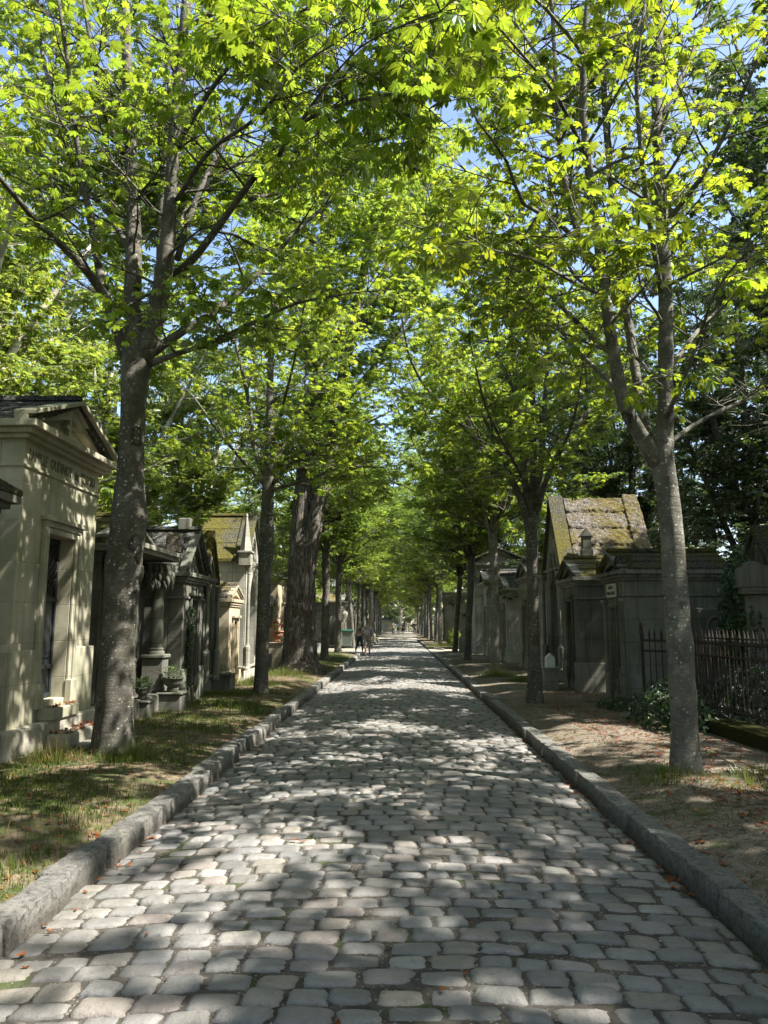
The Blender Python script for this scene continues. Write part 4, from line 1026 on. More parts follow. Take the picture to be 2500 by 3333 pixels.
def classic(name, label, side, Xf, Y0, Y1, D, zw, zr, mats, wd=.62, ht=1.75, z0=.3, hp=.45, out=.14, yd=0.0, band=True,
            cross=False, pil=False, roof='gable', lattice=True, fw=.12, group=None, hood=True, z=ZL):
    mw, mr, mt = [M[k] for k in mats]; hw = (Y1 - Y0) / 2
    root = empty(name, (side * Xf, (Y0 + Y1) / 2, z), 0 if side < 0 else PI, label=label, cat='tomb chapel', group=group or 'family tomb chapels along the road')
    yd = yd if side < 0 else -yd
    walls(root, D, hw, zw, yd, wd, z0, ht, mw); plinth(root, D, hw, hp, yd, wd + 2 * fw + .02, mt)
    door_parts(root, -.20, yd, z0, wd, ht, lattice); frame_parts(root, yd, z0, wd, ht, fw, mw, hood)
    c = MB()
    for (a, b, o) in ((zw - .16, zw - .11, .35), (zw - .109, zw - .05, .65), (zw - .049, zw + .03, 1.0)): around(c, -D, 0, hw, out * o, a, b)
    if band: around(c, -D, 0, hw, .03, zw - .46, zw - .42)
    c.build('cornice', mt, root, bevel=.006)
    if pil:
        for s_ in (-1, 1):
            y = s_ * (hw - .10); p = MB()
            p.box(.002, .055, y - .085, y + .085, hp + .10, zw - .56)
            p.build('pilaster', mw, root, bevel=.01)
            q = MB(); q.box(.002, .085, y - .11, y + .11, hp + .005, hp + .09); q.box(.002, .07, y - .098, y + .098, hp + .091, hp + .13)
            q.box(.002, .075, y - .10, y + .10, zw - .62, zw - .57); q.box(.002, .10, y - .12, y + .12, zw - .569, zw - .50)
            q.build('capital', mt, root, bevel=.008)
    if roof == 'gable':
        pediment(root, hw, zw + .031, zr, out, mw, cross)
        gable_roof(root, D - .05, hw, zw + .04, zr + .02, out * .9, out * .7, mr)
    elif roof == 'flat':
        m = MB(); m.prism([(-hw - out * 1.1, zw + .032), (hw + out * 1.1, zw + .032), (hw + out * 1.1, zw + .10), (.1, zr), (-.1, zr), (-hw - out * 1.1, zw + .10)], -D - .1, out * 1.05, 'x')
        m.build('roof', mr, root, bevel=.02)
    return root

# the cream chapel at the left edge
ch = classic('tomb_chapel', 'cream stone chapel with triangular pediment and carved cross, nearest on the left', -1, 4.30, 8.2, 10.3, 1.9, 3.72, 4.22, ('light', 'slate', 'light'),
             wd=.74, ht=2.02, z0=.52, hp=1.15, out=.20, cross=True, yd=.0, band=False, fw=.15, hood=True)
m = MB(); around(m, -1.9, 0, 1.05, .022, 3.24, 3.27); m.build('string_course', M['light'], ch, bevel=.004)
text_part(ch, 'FAMILLE  OUDINOT  de  REGGIO', .19, M['ink'], (.003, -.02, 3.395), width=1.86, ext=.004)
m = MB(); m.box(-2.0, .17, -1.30, 1.28, -.2, .31); m.build('base_block', M['travertine'], ch, bevel=.03)
m = MB(); m.box(.172, .44, -.45, .66, -.2, .17); m.build('step', M['travertine'], ch, bevel=.03)
m = MB(); m.box(.445, .66, -.30, .80, -.2, .045); m.build('step', M['travertine'], ch, bevel=.03)
m = MB(); m.box(.002, .20, -.36, .38, .312, .45); m.build('step', M['light'], ch, bevel=.015)
lr = np.random.default_rng(77); n = 70
litter('fallen_leaves', -4.30 + lr.uniform(.18, .42, n), 9.25 + lr.uniform(-.4, .6, n), np.full(n, ZL + .165), .045, 'crisp red brown leaves lying on the chapel step', 78)
n = 45
litter('fallen_leaves', -4.30 + lr.uniform(.03, .17, n) , 9.25 + lr.uniform(-.3, .5, n), np.full(n, ZL + .45), .045, 'red brown leaves heaped at the foot of the chapel door', 79)

classic('tomb_chapel', 'dark chapel whose cornice end just shows at the left edge', -1, 4.12, 5.0, 7.28, 1.6, 2.72, 2.95, ('dark', 'moss', 'dark'), out=.20, roof='flat')

# ornate columned monument behind the thick trunk
root = empty('tomb_chapel', (-4.55, 12.2, ZL), 0, label='ornate columned tomb with carved drapery, behind the thick left trunk', cat='tomb chapel', group='family tomb chapels along the road')
walls(root, 1.5, 1.0, 2.55, 0, .6, .3, 1.7, M['dark']); door_parts(root, -.2, 0, .3, .6, 1.7)
m = MB(); m.box(-1.6, .5, -1.08, 1.08, -.2, .28); m.build('base_block', M['dark'], root, bevel=.03)
for yy in (-.86, .86):
    b = MB(); b.box(.10, .46, yy - .17, yy + .17, .282, .86); b.box(.07, .49, yy - .20, yy + .20, .861, .92)
    b.build('pedestal', M['dark'], root, bevel=.012)
    c = MB(); c.lathe([(.155, .921), (.155, .96), (.13, .985), (.14, 1.01), (.115, 1.04), (.112, 1.5), (.098, 2.05), (.118, 2.07), (.10, 2.09), (.14, 2.16), (.16, 2.19)], (.28, yy, 0), 20)
    col_ = c.build('column', M['dark'], root, smooth=False)
    k = MB(); r_ = np.random.default_rng(int(yy * 100) + 900)
    k.box(.06, .5, yy - .21, yy + .21, 2.195, 2.50)
    for q in range(26):   # carved folds and flowers hanging from the entablature block
        a = r_.uniform(0, 3); fx = .5 if a < 1 else r_.uniform(.08, .5); fy = yy + (r_.uniform(-.2, .2) if a < 1 else -.21)
        z_ = r_.uniform(2.18, 2.5)
        k.tube([(fx, fy, z_), (fx + .03, fy - .02, z_ - .09), (fx + .015, fy - .01, z_ - .2)], [.034, .03, .012], 6)
    k.build('carved_drapery', M['grey'], root, smooth=True)
m = MB(); m.box(-1.55, .55, -1.12, 1.12, 2.551, 2.62); m.box(-1.6, .60, -1.16, 1.16, 2.621, 2.70); m.build('cornice', M['mid'], root, bevel=.008)
pediment(root, 1.02, 2.70, 3.12, .14, M['mid'])
gable_roof(root, 1.5, 1.05, 2.71, 3.14, .12, .10, M['moss'])
m = MB()
for yy in (-1.0, 1.0): m = MB(); m.prism([(yy - .13, 2.72), (yy + .13, 2.72), (yy + .10, 2.98), (yy, 3.08), (yy - .10, 2.98)], .36, .62, 'x'); m.build('acroterion', M['mossy'], root, bevel=.01)

# slate roofed chapel with ivy
ch = classic('tomb_chapel', 'chapel with dark lichened slate roof and ivy climbing its narrow doorway', -1, 4.02, 13.75, 15.15, 1.7, 2.38, 3.18, ('dark', 'slate', 'grey'), wd=.46, ht=1.62, z0=.28, hp=.62, out=.12, fw=.08)
text_part(ch, 'FAMILLE', .085, M['ink2'], (.003, 0, 2.12), width=.42)
m = MB(); m.box(-.35, -.10, -.10, .10, 3.28, 3.52); m.build('ridge_block', M['grey'], ch, bevel=.02)

def arch_pts(a, zs, za, n=9):
    """pointed arch of half width a, springing zs, apex za: list from left foot up to apex"""
    h = za - zs; Rr = (a * a + h * h) / (2 * a); cx_ = -a + Rr; e = math.asin(min(1, h / Rr))
    return [(cx_ - Rr * math.cos(e * t / n), zs + Rr * math.sin(e * t / n)) for t in range(n + 1)]
def gothic(name, label, side, Xf, Y0, Y1, D, ze, zr, mats, zs=1.6, za=2.3, aw=.42, z0=.25, cols=True, spires=False, roof='slab', group=None, rosette=True, cop='moss'):
    mw, mr, mt = [M[k] for k in mats]; hw = (Y1 - Y0) / 2
    root = empty(name, (side * Xf, (Y0 + Y1) / 2, ZL), 0 if side < 0 else PI, label=label, cat='tomb chapel', group=group or 'family tomb chapels along the road')
    m = MB(); m.box(-D, -.34, -hw, hw, -.15, ze); m.build('wall', mw, root, bevel=.012)
    # front wall with a real pointed opening under a steep gable
    n = 9; L = [(-aw, z0)] + arch_pts(aw, zs, za, n)
    O = [(-hw, z0)] + [(-hw, zs + (ze - zs) * t / 4) for t in range(5)] + [(-hw + hw * t / 5, ze + (zr - ze) * t / 5) for t in range(1, 6)]
    O = O[:len(L) - 1] + [O[-1]] if len(O) > len(L) else O
    f = MB()
    for s_ in (1, -1):
        I = [(s_ * -p[0] if s_ < 0 else p[0], p[1]) for p in L]; Q = [(s_ * -p[0] if s_ < 0 else p[0], p[1]) for p in O]
        I = [(p[0] * s_, p[1]) for p in L]; Q = [(p[0] * s_, p[1]) for p in O]
        k = len(I); V = []
        for (A, x_) in ((I, 0), (Q, 0), (I, -.33), (Q, -.33)): V += [(x_, p[0], p[1]) for p in A]
        F = []
        for i in range(k - 1):
            fr = [(i, i + 1, k + i + 1, k + i), (2 * k + i, 3 * k + i, 3 * k + i + 1, 2 * k + i + 1), (i, 2 * k + i, 2 * k + i + 1, i + 1), (k + i, k + i + 1, 3 * k + i + 1, 3 * k + i)]
            F += fr if s_ < 0 else [q[::-1] for q in fr]
        f.add(V, F)
    f.box(-.33, 0, -hw, hw, -.15, z0 - .001)
    f.build('facade', mw, root)
    d = MB(); P = [(p[0], p[1]) for p in L] + [(-p[0], p[1]) for p in L[::-1][1:]]
    d.prism(P, -.30, -.26, 'x'); dd = d.build('door', M['door'], root)
    g = MB()
    for k_ in range(-3, 4):
        yy = k_ * aw / 3.6; zt = np.interp(abs(yy), [0, aw], [za, zs + .1]) - .03
        g.tube([(-.24, yy, z0 + .9), (-.24, yy, zt)], .008, 5)
    for zz in (z0 + .9, zs): g.box(-.25, -.232, -aw + .01, aw - .01, zz, zz + .03)
    g.build('lattice', M['iron'], dd)
    # arch mouldings
    a = MB()
    for (gr_, x_, r_) in ((.03, .0, .028), (.09, .02, .032), (.16, .035, .03)):
        A = [(-aw - gr_, z0 + .35)] + [(p[0] * (aw + gr_) / aw, zs + (p[1] - zs) * (aw + gr_ * 1.2) / aw) for p in arch_pts(aw, zs, za, n)]
        A = A + [(-p[0], p[1]) for p in A[::-1][1:]]
        a.tube([(x_, p[0], p[1]) for p in A], r_, 7)
    a.build('arch_moulding', mt, root, smooth=True)
    # raking coping and ridge
    c = MB(); sl = (zr - ze) / hw
    for s_ in (-1, 1):
        w2 = hw + .10
        c.prism([(s_ * w2, ze - .10 * sl + .002), (s_ * w2, ze - .10 * sl + .15), (s_ * .001, zr + .17), (s_ * .001, zr + .002)], -.30, .09, 'x')
        c.prism([(s_ * (w2 - .06), ze - .07 * sl - .05), (s_ * (w2 - .06), ze - .07 * sl), (s_ * .001, zr - .02), (s_ * .001, zr - .09)], .001, .05, 'x')
    c.build('coping', M[cop], root, bevel=.02)
    if rosette:
        c = MB(); zc = (za + zr) / 2 + .06; rr_ = min(.2, (zr - za) * .22)
        c.tube([(.012, rr_ * math.cos(t), zc + rr_ * math.sin(t)) for t in np.linspace(0, 2 * PI, 21)], .022, 6)
        for t in range(4): c.tube([(.012, rr_ * .45 * (1 + math.cos(q)) * math.cos(t * PI / 2) - rr_ * .35 * math.sin(q) * math.sin(t * PI / 2), zc + rr_ * .45 * (1 + math.cos(q)) * math.sin(t * PI / 2) + rr_ * .35 * math.sin(q) * math.cos(t * PI / 2)) for q in np.linspace(0, 2 * PI, 11)], .013, 5)
        c.build('rosette', mt, root, smooth=True)
    if cols:
        for s_ in (-1, 1):
            y = s_ * (hw - .06); c = MB()
            c.lathe([(.09, z0), (.09, z0 + .06), (.075, z0 + .10), (.085, z0 + .55), (.085, z0 + .60), (.06, z0 + .64), (.048, z0 + .68), (.045, ze - .42), (.055, ze - .40), (.05, ze - .36), (.085, ze - .22), (.085, ze - .18)], (.09, y, 0), 12)
            c.build('column', mt, root, smooth=False)
    if spires:
        for s_ in (-1, 1):
            y = s_ * (hw - .02); c = MB(); c.box(-.16, .16, y - .14, y + .14, ze - .18, ze + .15); c.box(-.19, .19, y - .17, y + .17, ze + .151, ze + .20)
            c.lathe([(.17, ze + .201), (.13, ze + .45), (.085, ze + .75), (.03, ze + 1.12), (.045, ze + 1.15), (.01, ze + 1.22)], (0, y, 0), 4)
            c.build('spire', mt, root, bevel=.008)
    c = MB(); around(c, -D, 0, hw, .05, .3, .36); c.build('string_course', mt, root, bevel=.008)
    c = MB(); around(c, -D, -.34, hw, .06, ze - .10, ze - .02); c.build('cornice', mt, root, bevel=.008)
    if roof == 'slab':
        m = MB(); th = .10; ov = .08; ez = ze - ov * sl
        for s_ in (-1, 1):
            m.prism([(s_ * .001, zr - .02), (s_ * (hw + ov), ez - .02), (s_ * (hw + ov), ez + th - .02), (s_ * .001, zr + th - .02)], -D - .06, -.302, 'x')
            # overlapping thick slabs with deep shadow joints
            for i in range(4):
                f0, f1 = i / 4 + .012, (i + 1) / 4 - .012
                y0_, y1_ = s_ * (hw + ov) * f0, s_ * (hw + ov) * f1; z0_ = zr + (ez - zr) * f0; z1_ = zr + (ez - zr) * f1
                m.prism([(y0_, z0_ + th - .021), (y1_, z1_ + th - .021), (y1_, z1_ + th + .10), (y0_, z0_ + th + .045)], -D + .36, -.31, 'x')
            m.prism([(s_ * .001, zr + th - .02), (s_ * (hw + ov + .01), ez + th - .02), (s_ * (hw + ov + .01), ez + th + .17), (s_ * .001, zr + th + .13)], -D - .08, -D + .34, 'x')
        ro = m.build('roof', mr, root, bevel=.02)
        rm = ro.modifiers.new('weather', 'REMESH'); rm.mode = 'VOXEL'; rm.voxel_size = .022
        tx = bpy.data.textures.new('weathering', 'CLOUDS'); tx.noise_scale = .13; tx.noise_depth = 4
        dp = ro.modifiers.new('clumps', 'DISPLACE'); dp.texture = tx; dp.strength = .085; dp.mid_level = .5; dp.texture_coords = 'LOCAL'
    else: gable_roof(root, D - .02, hw, ze + .001, zr + .0, .07, -.303, mr)
    return root
gothic('tomb_chapel', 'narrow gothic tomb with pointed arch and steep slab gable, right of the slate roof', -1, 4.10, 15.4, 16.4, 1.0, 2.45, 3.30, ('grey', 'slate', 'grey'), zs=1.45, za=2.35, aw=.33, roof='g', rosette=False, cols=True)
classic('tomb_chapel', 'small sunlit tomb with yellow moss roof and eroded pale doorway', -1, 4.10, 17.9, 19.1, 1.5, 2.02, 2.30, ('tan', 'mossy', 'tan'), wd=.42, ht=1.35, z0=.15, hp=.3, out=.08, fw=.09, band=False)
gothic('tomb_chapel', 'tall pale gothic chapel with pinnacles, rosette and mossy slate roof on the left', -1, 4.06, 19.4, 21.4, 1.3, 3.15, 4.35, ('pale', 'moss', 'mid'), zs=1.8, za=2.75, aw=.50, spires=True, roof='g')
classic('tomb_chapel', 'large plain tan stone chapel with dark flat roof left of the massive old tree', -1, 4.35, 26.5, 29.3, 3.0, 3.05, 3.30, ('tan', 'slate', 'tan'), out=.12, roof='flat', band=False)
# scrolled stele
root = empty('stele', (-4.05, 23.3, ZL), 0, label='slim carved stele with a scrolled top between second trunk and old tree', cat='stele')
m = MB(); m.box(-.35, .02, -.36, .36, -.1, .5); m.build('base_block', M['grey'], root, bevel=.02)
m = MB(); m.box(-.28, -.05, -.27, .27, .501, 1.95); m.build('slab', M['mid'], root, bevel=.015)
m = MB()
for s_ in (-1, 1):
    m.tube([(-.03 + .04 * math.sin(t), s_ * (.27 + .10 * math.cos(t * 1.3) * (1 - t / 9)), 1.45 + .13 * math.sin(t * 1.3) * (1 - t / 9)) for t in np.linspace(0, 6, 18)], .035, 6)
    m.tube([(-.02, s_ * .30, 1.5), (0, s_ * .36, 1.8), (0, s_ * .3, 2.1), (0, s_ * .12, 2.3)], [.05, .06, .07, .06], 7)
m.lathe([(.24, 1.951), (.34, 2.05), (.33, 2.16), (.2, 2.3), (.05, 2.38)], (-.16, 0, 0), 14)
m.build('scroll_crest', M['mid'], root, smooth=True)
# beyond the left cross path
classic('tomb_chapel', 'moss roofed chapel beyond the left cross path behind the bin', -1, 4.05, 52.5, 55, 3.5, 3.0, 3.5, ('grey', 'mossy', 'grey'), out=.2)
classic('tomb_chapel', 'low rough walled tomb with mossy roof before the larger moss roofed chapel', -1, 4.9, 50.9, 52.0, 2.8, 1.9, 2.2, ('dark', 'mossy', 'dark'), ht=1.2, out=.12)
for i, (y, h) in enumerate([(58, 3.2), (63, 2.8), (68, 3.4), (74, 3.0), (80, 3.2), (90, 3.0)]):
    classic('tomb_chapel', f'{["first", "second", "third", "fourth", "fifth", "sixth"][i]} of the distant left chapels hidden by trunks beyond the bin', -1, 4.3 + .2 * (i % 2), y, y + 2.3, 2.5, h, h + .4, (('grey', 'tan', 'pale')[i % 3], 'moss', 'grey'))

# right side
ch = classic('tomb_chapel', 'grey chapel with low mossy roof and white name plaque over its door', 1, 4.20, 14.0, 15.25, 2.0, 2.42, 2.74, ('grey', 'moss', 'grey'), wd=.44, ht=1.55, z0=.20, hp=.52, out=.13, pil=True, fw=.06, hood=False)
m = MB(); m.box(.02, .05, -.30, .30, 1.96, 2.22); pq = m.build('name_plaque', M['plaque'], ch, bevel=.004)
text_part(pq, 'FAMILLE', .095, M['ink2'], (.0525, 0, 2.145), width=.34)
text_part(pq, 'PONTE GOUGZA', .095, M['ink2'], (.0525, 0, 2.035), width=.54)
m = MB()
for s_ in (-1, 1): m = MB(); m.prism([(s_ * .76, 2.47), (s_ * .50, 2.47), (s_ * .58, 2.66), (s_ * .72, 2.74)], -.16, .13, 'x'); m.build('acroterion', M['moss'], ch, bevel=.02)
ch = classic('tomb_chapel', 'dark stone chapel standing between the plaque chapel and the gothic slab roofed one', 1, 3.98, 16.6, 18.15, 2.2, 2.45, 2.85, ('dark', 'moss', 'grey'), wd=.5, ht=1.7, z0=.25, hp=.6, out=.14, fw=.08)
gothic('tomb_chapel', 'gothic chapel with tall steep slab roof covered in yellow moss, on the right', 1, 4.15, 18.85, 21.0, 2.25, 2.95, 4.72, ('grey', 'mossy', 'grey'), zs=1.9, za=3.0, aw=.5, spires=False)
sp = empty('finial', (4.75, 18.72, ZL + 2.95), 0, label='small grey stone pinnacle in front of the yellow mossy slab roof', cat='finial')
m = MB(); m.box(-.14, .14, -.12, .10, -.05, .36); m.box(-.11, .11, -.10, .08, .361, .68); m.prism([(-.16, .681), (.16, .681), (0, .90)], -.12, .10, 'y'); m.build('pinnacle', M['dark'], sp, bevel=.01)
classic('tomb_chapel', 'chapel with very rough eroded side wall behind the second right trunk', 1, 4.15, 23.6, 25.8, 1.8, 2.95, 3.40, ('mid', 'moss', 'mid'), out=.12)
ch = classic('tomb_chapel', 'blue grey chapel with slate roof and corner pilasters behind the pale slim trunk', 1, 4.10, 28.2, 30.4, 1.7, 2.75, 3.25, ('pale', 'slate', 'pale'), out=.16, pil=True)
classic('tomb_chapel', 'pale chapel with curved niche pediment in front of the small temple', 1, 4.0, 33.6, 35.6, 1.6, 3.3, 3.8, ('pale', 'slate', 'pale'), out=.22, pil=True)
# small temple, its pediment towards the camera
root = empty('tomb_temple', (5.05, 37.6, ZL), -PI / 2, label='tall grey temple shaped tomb with wide pediment facing the viewer, right side', cat='tomb temple')
m = MB(); m.box(-2.6, 0, -1.25, 1.25, -.1, 4.35); m.build('wall', M['pale'], root, bevel=.02)
m = MB(); m.box(.001, .06, -.85, .85, 3.1, 3.95); m.build('panel_frame', M['grey'], root, bevel=.01)
m = MB(); m.box(.061, .08, -.72, .72, 3.2, 3.85); m.tube([(.09, .62 * math.cos(t), 3.3 + .45 * math.sin(t)) for t in np.linspace(0, PI, 14)], .02, 6); m.tube([(.09, .12 * math.cos(t), 3.5 + .12 * math.sin(t)) for t in np.linspace(0, 2 * PI, 12)], .02, 6); m.build('relief_panel', M['pale'], root)
m = MB()
for (a, b, o) in ((4.18, 4.28, .1), (4.281, 4.38, .2), (4.381, 4.50, .3)): around(m, -2.6, 0, 1.25, o, a, b)
m.build('cornice', M['pale'], root, bevel=.01)
pediment(root, 1.25, 4.501, 5.15, .3, M['pale'], th=.14); gable_roof(root, 2.5, 1.27, 4.51, 5.2, .26, .2, M['slate'])
m = MB(); m.box(-.1, .1, -.1, .1, 5.3, 5.5); m.build('finial', M['grey'], root, bevel=.02)
for s_ in (-1, 1):
    m = MB(); m.box(.002, .08, s_ * 1.12 - .12, s_ * 1.12 + .12, .3, 4.16); m.build('pilaster', M['pale'], root, bevel=.01)
classic('tomb_chapel', 'wide grey chapel with dark flat mossy roof beyond the right cross path', 1, 4.1, 66, 70, 4.5, 3.7, 4.3, ('grey', 'moss', 'grey'), roof='flat', out=.25)
for i, (y, h) in enumerate([(76, 3.0), (84, 3.4), (92, 3.0)]):
    classic('tomb_chapel', f'{["nearest", "middle", "farthest"][i]} of the distant right chapels past the wide grey one', 1, 4.4, y, y + 2.5, 2.5, h, h + .4, (('tan', 'grey', 'pale')[i % 3], 'moss', 'grey'))
classic('tomb_chapel', 'white sunlit tomb at the very end of the avenue', -1, 1.3, 139, 141, 3, 2.0, 2.4, ('light', 'slate', 'light'), out=.2)
# behind the iron railing
gothic('tomb_chapel', 'dark gable with an oval opening rising behind the ivy at the right edge', 1, 6.70, 13.3, 14.5, 2.2, 2.35, 3.12, ('tan', 'moss', 'dark'), zs=2.35, za=2.75, aw=.16, z0=2.0, cols=False, rosette=False)
root = empty('sarcophagus', (6.15, 12.2, .1), 0, label='dark draped sarcophagus monument with rounded corner crests at the right edge', cat='monument')
m = MB(); m.box(-.75, .9, -.5, .5, 0, 1.95); m.box(-.82, .97, -.57, .57, 1.951, 2.05); m.build('body', M['dark'], root, bevel=.02)
m = MB()
for xx in (-.6, .1, .8): m.prism([(xx + .26 * math.cos(t), 2.051 + .42 * math.sin(t)) for t in np.linspace(0, PI, 12)], -.56, -.30, 'y')
m.prism([(-.75, 2.051), (.9, 2.051), (.7, 2.42), (-.55, 2.42)], -.298, .5, 'y'); m.build('crest', M['dark'], root, bevel=.02)
root = empty('headstone', (5.65, 13.55, .1), 0, label='dark headstone with an oval relief leaning on the plaque chapel side wall', cat='headstone')
m = MB(); m.box(-.30, .30, -.10, .10, 0, 1.78); m.box(-.36, .36, -.16, .14, .9, .98); m.build('slab', M['dark'], root, bevel=.02)
m = MB(); m.tube([(.14 * math.cos(t), -.11, 1.45 + .17 * math.sin(t)) for t in np.linspace(0, 2 * PI, 16)], .025, 6); m.lathe([(.11, 0), (.09, .03), (.04, .045)], (0, 0, 0), 12, 'x')
o = m.build('relief', M['dark'], root, smooth=True)
# low mossy wall
lw = empty('low_wall', (4.36, 7.6, 0), 0, label='low moss covered stone wall carrying the iron railing on the right', cat='low wall')
m = MB(); m.box(-.20, .20, -4.8, 4.75, -.05, .33); m.build('coping', mat_moss('moss_wall', (.10, .095, .08), (.07, .072, .015), .75, (.03, .028, .02)), lw, bevel=.035)
# railing
def railing():
    root = empty('iron_railing', (4.36, 7.6, .33), 0, label='rusty iron railing with spear pickets on the right, above the low wall', cat='railing')
    X0, Y0 = 4.36, 7.6
    path = [(4.36, 3.2), (4.36, 12.1), (4.02, 12.5)]
    for zz in (.14, .83, 1.0):
        m = MB()
        for (a, b) in zip(path[:-1], path[1:]): m.tube([(a[0] - X0, a[1] - Y0, zz), (b[0] - X0, b[1] - Y0, zz)], .017, 4)
        m.build('rail', M['iron'], root)
    m = MB(); m.lathe([(.009, .06), (.009, 1.02), (.019, 1.025), (.02, 1.05), (.012, 1.055), (.021, 1.085), (.017, 1.11), (.003, 1.19)], (0, 0, 0), 6)
    m.lathe([(.017, .16), (.02, .19), (.011, .22)], (0, 0, 0), 6)
    me = m.mesh('picket', M['iron'])
    pts = [(4.36, y) for y in np.arange(3.3, 12.05, .118)] + [(4.36 - .34 * t, 12.1 + .4 * t) for t in np.linspace(.12, .95, 5)]
    for (a, b) in pts:
        o = bpy.data.objects.new('picket', me); COL.objects.link(o); o.parent = root; o.location = (a - X0, b - Y0, 0)
        o.rotation_euler = (rr.gauss(0, .006), rr.gauss(0, .006), 0)
    for (a, b) in [(4.36, 7.4), (4.36, 12.1), (4.02, 12.5), (4.36, 3.2)]:
        m = MB(); m.lathe([(.022, 0), (.022, 1.1), (.035, 1.11), (.035, 1.15), (.02, 1.17), (.03, 1.21), (.004, 1.30)], (a - X0, b - Y0, 0), 8); m.build('post', M['iron'], root)
railing()

# ivy
def ivy(name, pts, nrm, size, label, seed, cat='ivy', parent=None, mat='ivy'):
    r = np.random.default_rng(seed); n = len(pts)
    f = r.normal(size=(n, 3)); f[:, 2] -= .8; nn = nrm + r.normal(0, .35, (n, 3))
    me = leaves_mesh('leaves', pts, f, nn, r.uniform(size * .7, size * 1.2, n), 'maple', M[mat], r.random(n))
    if parent is None:
        root = empty(name, tuple(pts.mean(0) * [1, 1, 0] + [0, 0, .15]), label=label, cat=cat)
        o = bpy.data.objects.new('foliage', me); COL.objects.link(o); o.parent = root; o.location = -root.location
        s_ = MB()
        for k in range(14):
            q = pts[r.integers(n)]; c = pts.mean(0)
            s_.tube([(c[0] + r.normal(0, .1), c[1] + r.normal(0, .1), pts[:, 2].min() - .1), (c + q) / 2 + [0, 0, .05], q], [.01, .007, .003], 4)
        t = s_.build('stem', M['bark'], root); t.location = -root.location
        return root
    o = bpy.data.objects.new(name, me); COL.objects.link(o); o.parent = parent; return o
r = np.random.default_rng(500)
def blob(c, s, n, r, flat=.85):
    v = r.normal(size=(n, 3)); v /= np.linalg.norm(v, axis=1)[:, None]; v[:, 2] = np.abs(v[:, 2]) * 1.0
    v *= (flat + (1 - flat) * r.random(n))[:, None] * (1 + .18 * np.sin(5 * v[:, :1] * 3 + 7 * v[:, 1:2]))
    return np.array(c) + v * np.array(s), v
P, N = blob((3.95, 11.1, .12), (.50, .95, .62), 1500, r)
ivy('ivy_bush', P, N + [0, 0, .5], .055, 'dark green ivy mound spilling over the wall left of the nearest right trunk', 1)
P, N = blob((5.45, 12.0, 1.0), (.32, .35, 1.65), 1700, r)
ivy('ivy_column', P, N + [0, -.3, .3], .065, 'ivy climbing the left corner of the dark sarcophagus', 2)
P, N = blob((5.3, 10.6, .2), (.7, 2.2, .75), 2200, r)
ivy('ivy_undergrowth', P, N + [0, 0, .5], .06, 'shaded ivy undergrowth growing behind the iron railing', 3)
P, N = blob((5.6, 6.6, .1), (.9, 2.4, .6), 1800, r)
ivy('ivy_carpet', P, N + [0, 0, .5], .06, 'ivy filling the enclosure behind the railing near the right edge', 4)
n = 420; P = np.stack([r.uniform(-3.99, -3.93, n), 14.10 + .10 * r.normal(size=n) * .8, .2 + 1.75 * r.random(n) ** 1.3], -1)
ivy('ivy_strand', P, np.array([1, -.5, .2]), .05, 'ivy strand climbing the near jamb of the slate roofed chapel', 5)
P, N = blob((2.55, 12.9, .12), (.25, .35, .12), 160, r)
P, N = blob((3.85, 13.3, .12), (.35, .6, .22), 300, r)
ivy('ivy_seedlings', P, N + [0, 0, .6], .05, 'low ivy seedlings at the foot of the plaque chapel', 6)
P, N = blob((3.6, 49.6, .1), (.5, .5, 1.2), 700, r)
ivy('leafy_bush', P, N + [0, 0, .5], .10, 'small bright shrub beyond the right cross path', 7, 'shrub', mat='leafp')
P, N = blob((-2.95, 24.0, .1), (.4, .6, .32), 420, r)
ivy('low_plant', P, N + [0, 0, .5], .05, 'pale leafed weeds at the right foot of the massive old tree', 8, 'weed', mat='leafp')

# pots and small tombs
def planter(x, y, z, rad, h, label, ped=0, mat='dark', seed=1, flower=None, square=False, plants=True):
    root = empty('planter', (x, y, z), 0, label=label, cat='planter')
    if ped:
        m = MB(); m.box(-rad * 1.15, rad * 1.15, -rad * 1.15, rad * 1.15, -.05, ped - .04); m.box(-rad * 1.3, rad * 1.3, -rad * 1.3, rad * 1.3, ped - .039, ped); m.build('pedestal', M[mat], root, bevel=.015)
    m = MB()
    if square: m.box(-rad, rad, -rad, rad, ped - .02, ped + h); m.box(-rad - .02, rad + .02, -rad - .02, rad + .02, ped + h + .001, ped + h + .04)
    else: m.lathe([(rad * .55, ped + .001), (rad * .6, ped + .05), (rad * .5, ped + .08), (rad * .85, ped + h * .55), (rad, ped + h * .9), (rad * 1.12, ped + h * .92), (rad * 1.12, ped + h), (rad * .95, ped + h), (rad * .9, ped + h * .9)], (0, 0, 0), 16)
    m.build('pot', M['terra'] if flower is not None else M[mat], root, smooth=False, bevel=.006)
    if plants:
        r = np.random.default_rng(seed); v = r.normal(size=(160, 3)); v /= np.linalg.norm(v, axis=1)[:, None]; v[:, 2] = np.abs(v[:, 2])
        P = v * np.array([rad * 1.15, rad * 1.15, h * .8]) * r.uniform(.5, 1, (160, 1)) + [0, 0, ped + h]
        me = leaves_mesh('plant', P, v, v + [0, 0, .6], r.uniform(.03, .05, 160), 'tri', M['leafp' if flower else 'leafd'], r.random(160))
        o = bpy.data.objects.new('plant', me); COL.objects.link(o); o.parent = root; o['kind'] = 'stuff'
        if flower:
            b = MB()
            for k in range(flower): q = P[k] * [1.1, 1.1, 1] + [0, 0, .08 + .1 * r.random()]; b.lathe([(.004, -.03), (.028, 0), (.022, .02), (.004, .03)], tuple(q), 6)
            b.build('blossom', M['redfl'], root)
    return root
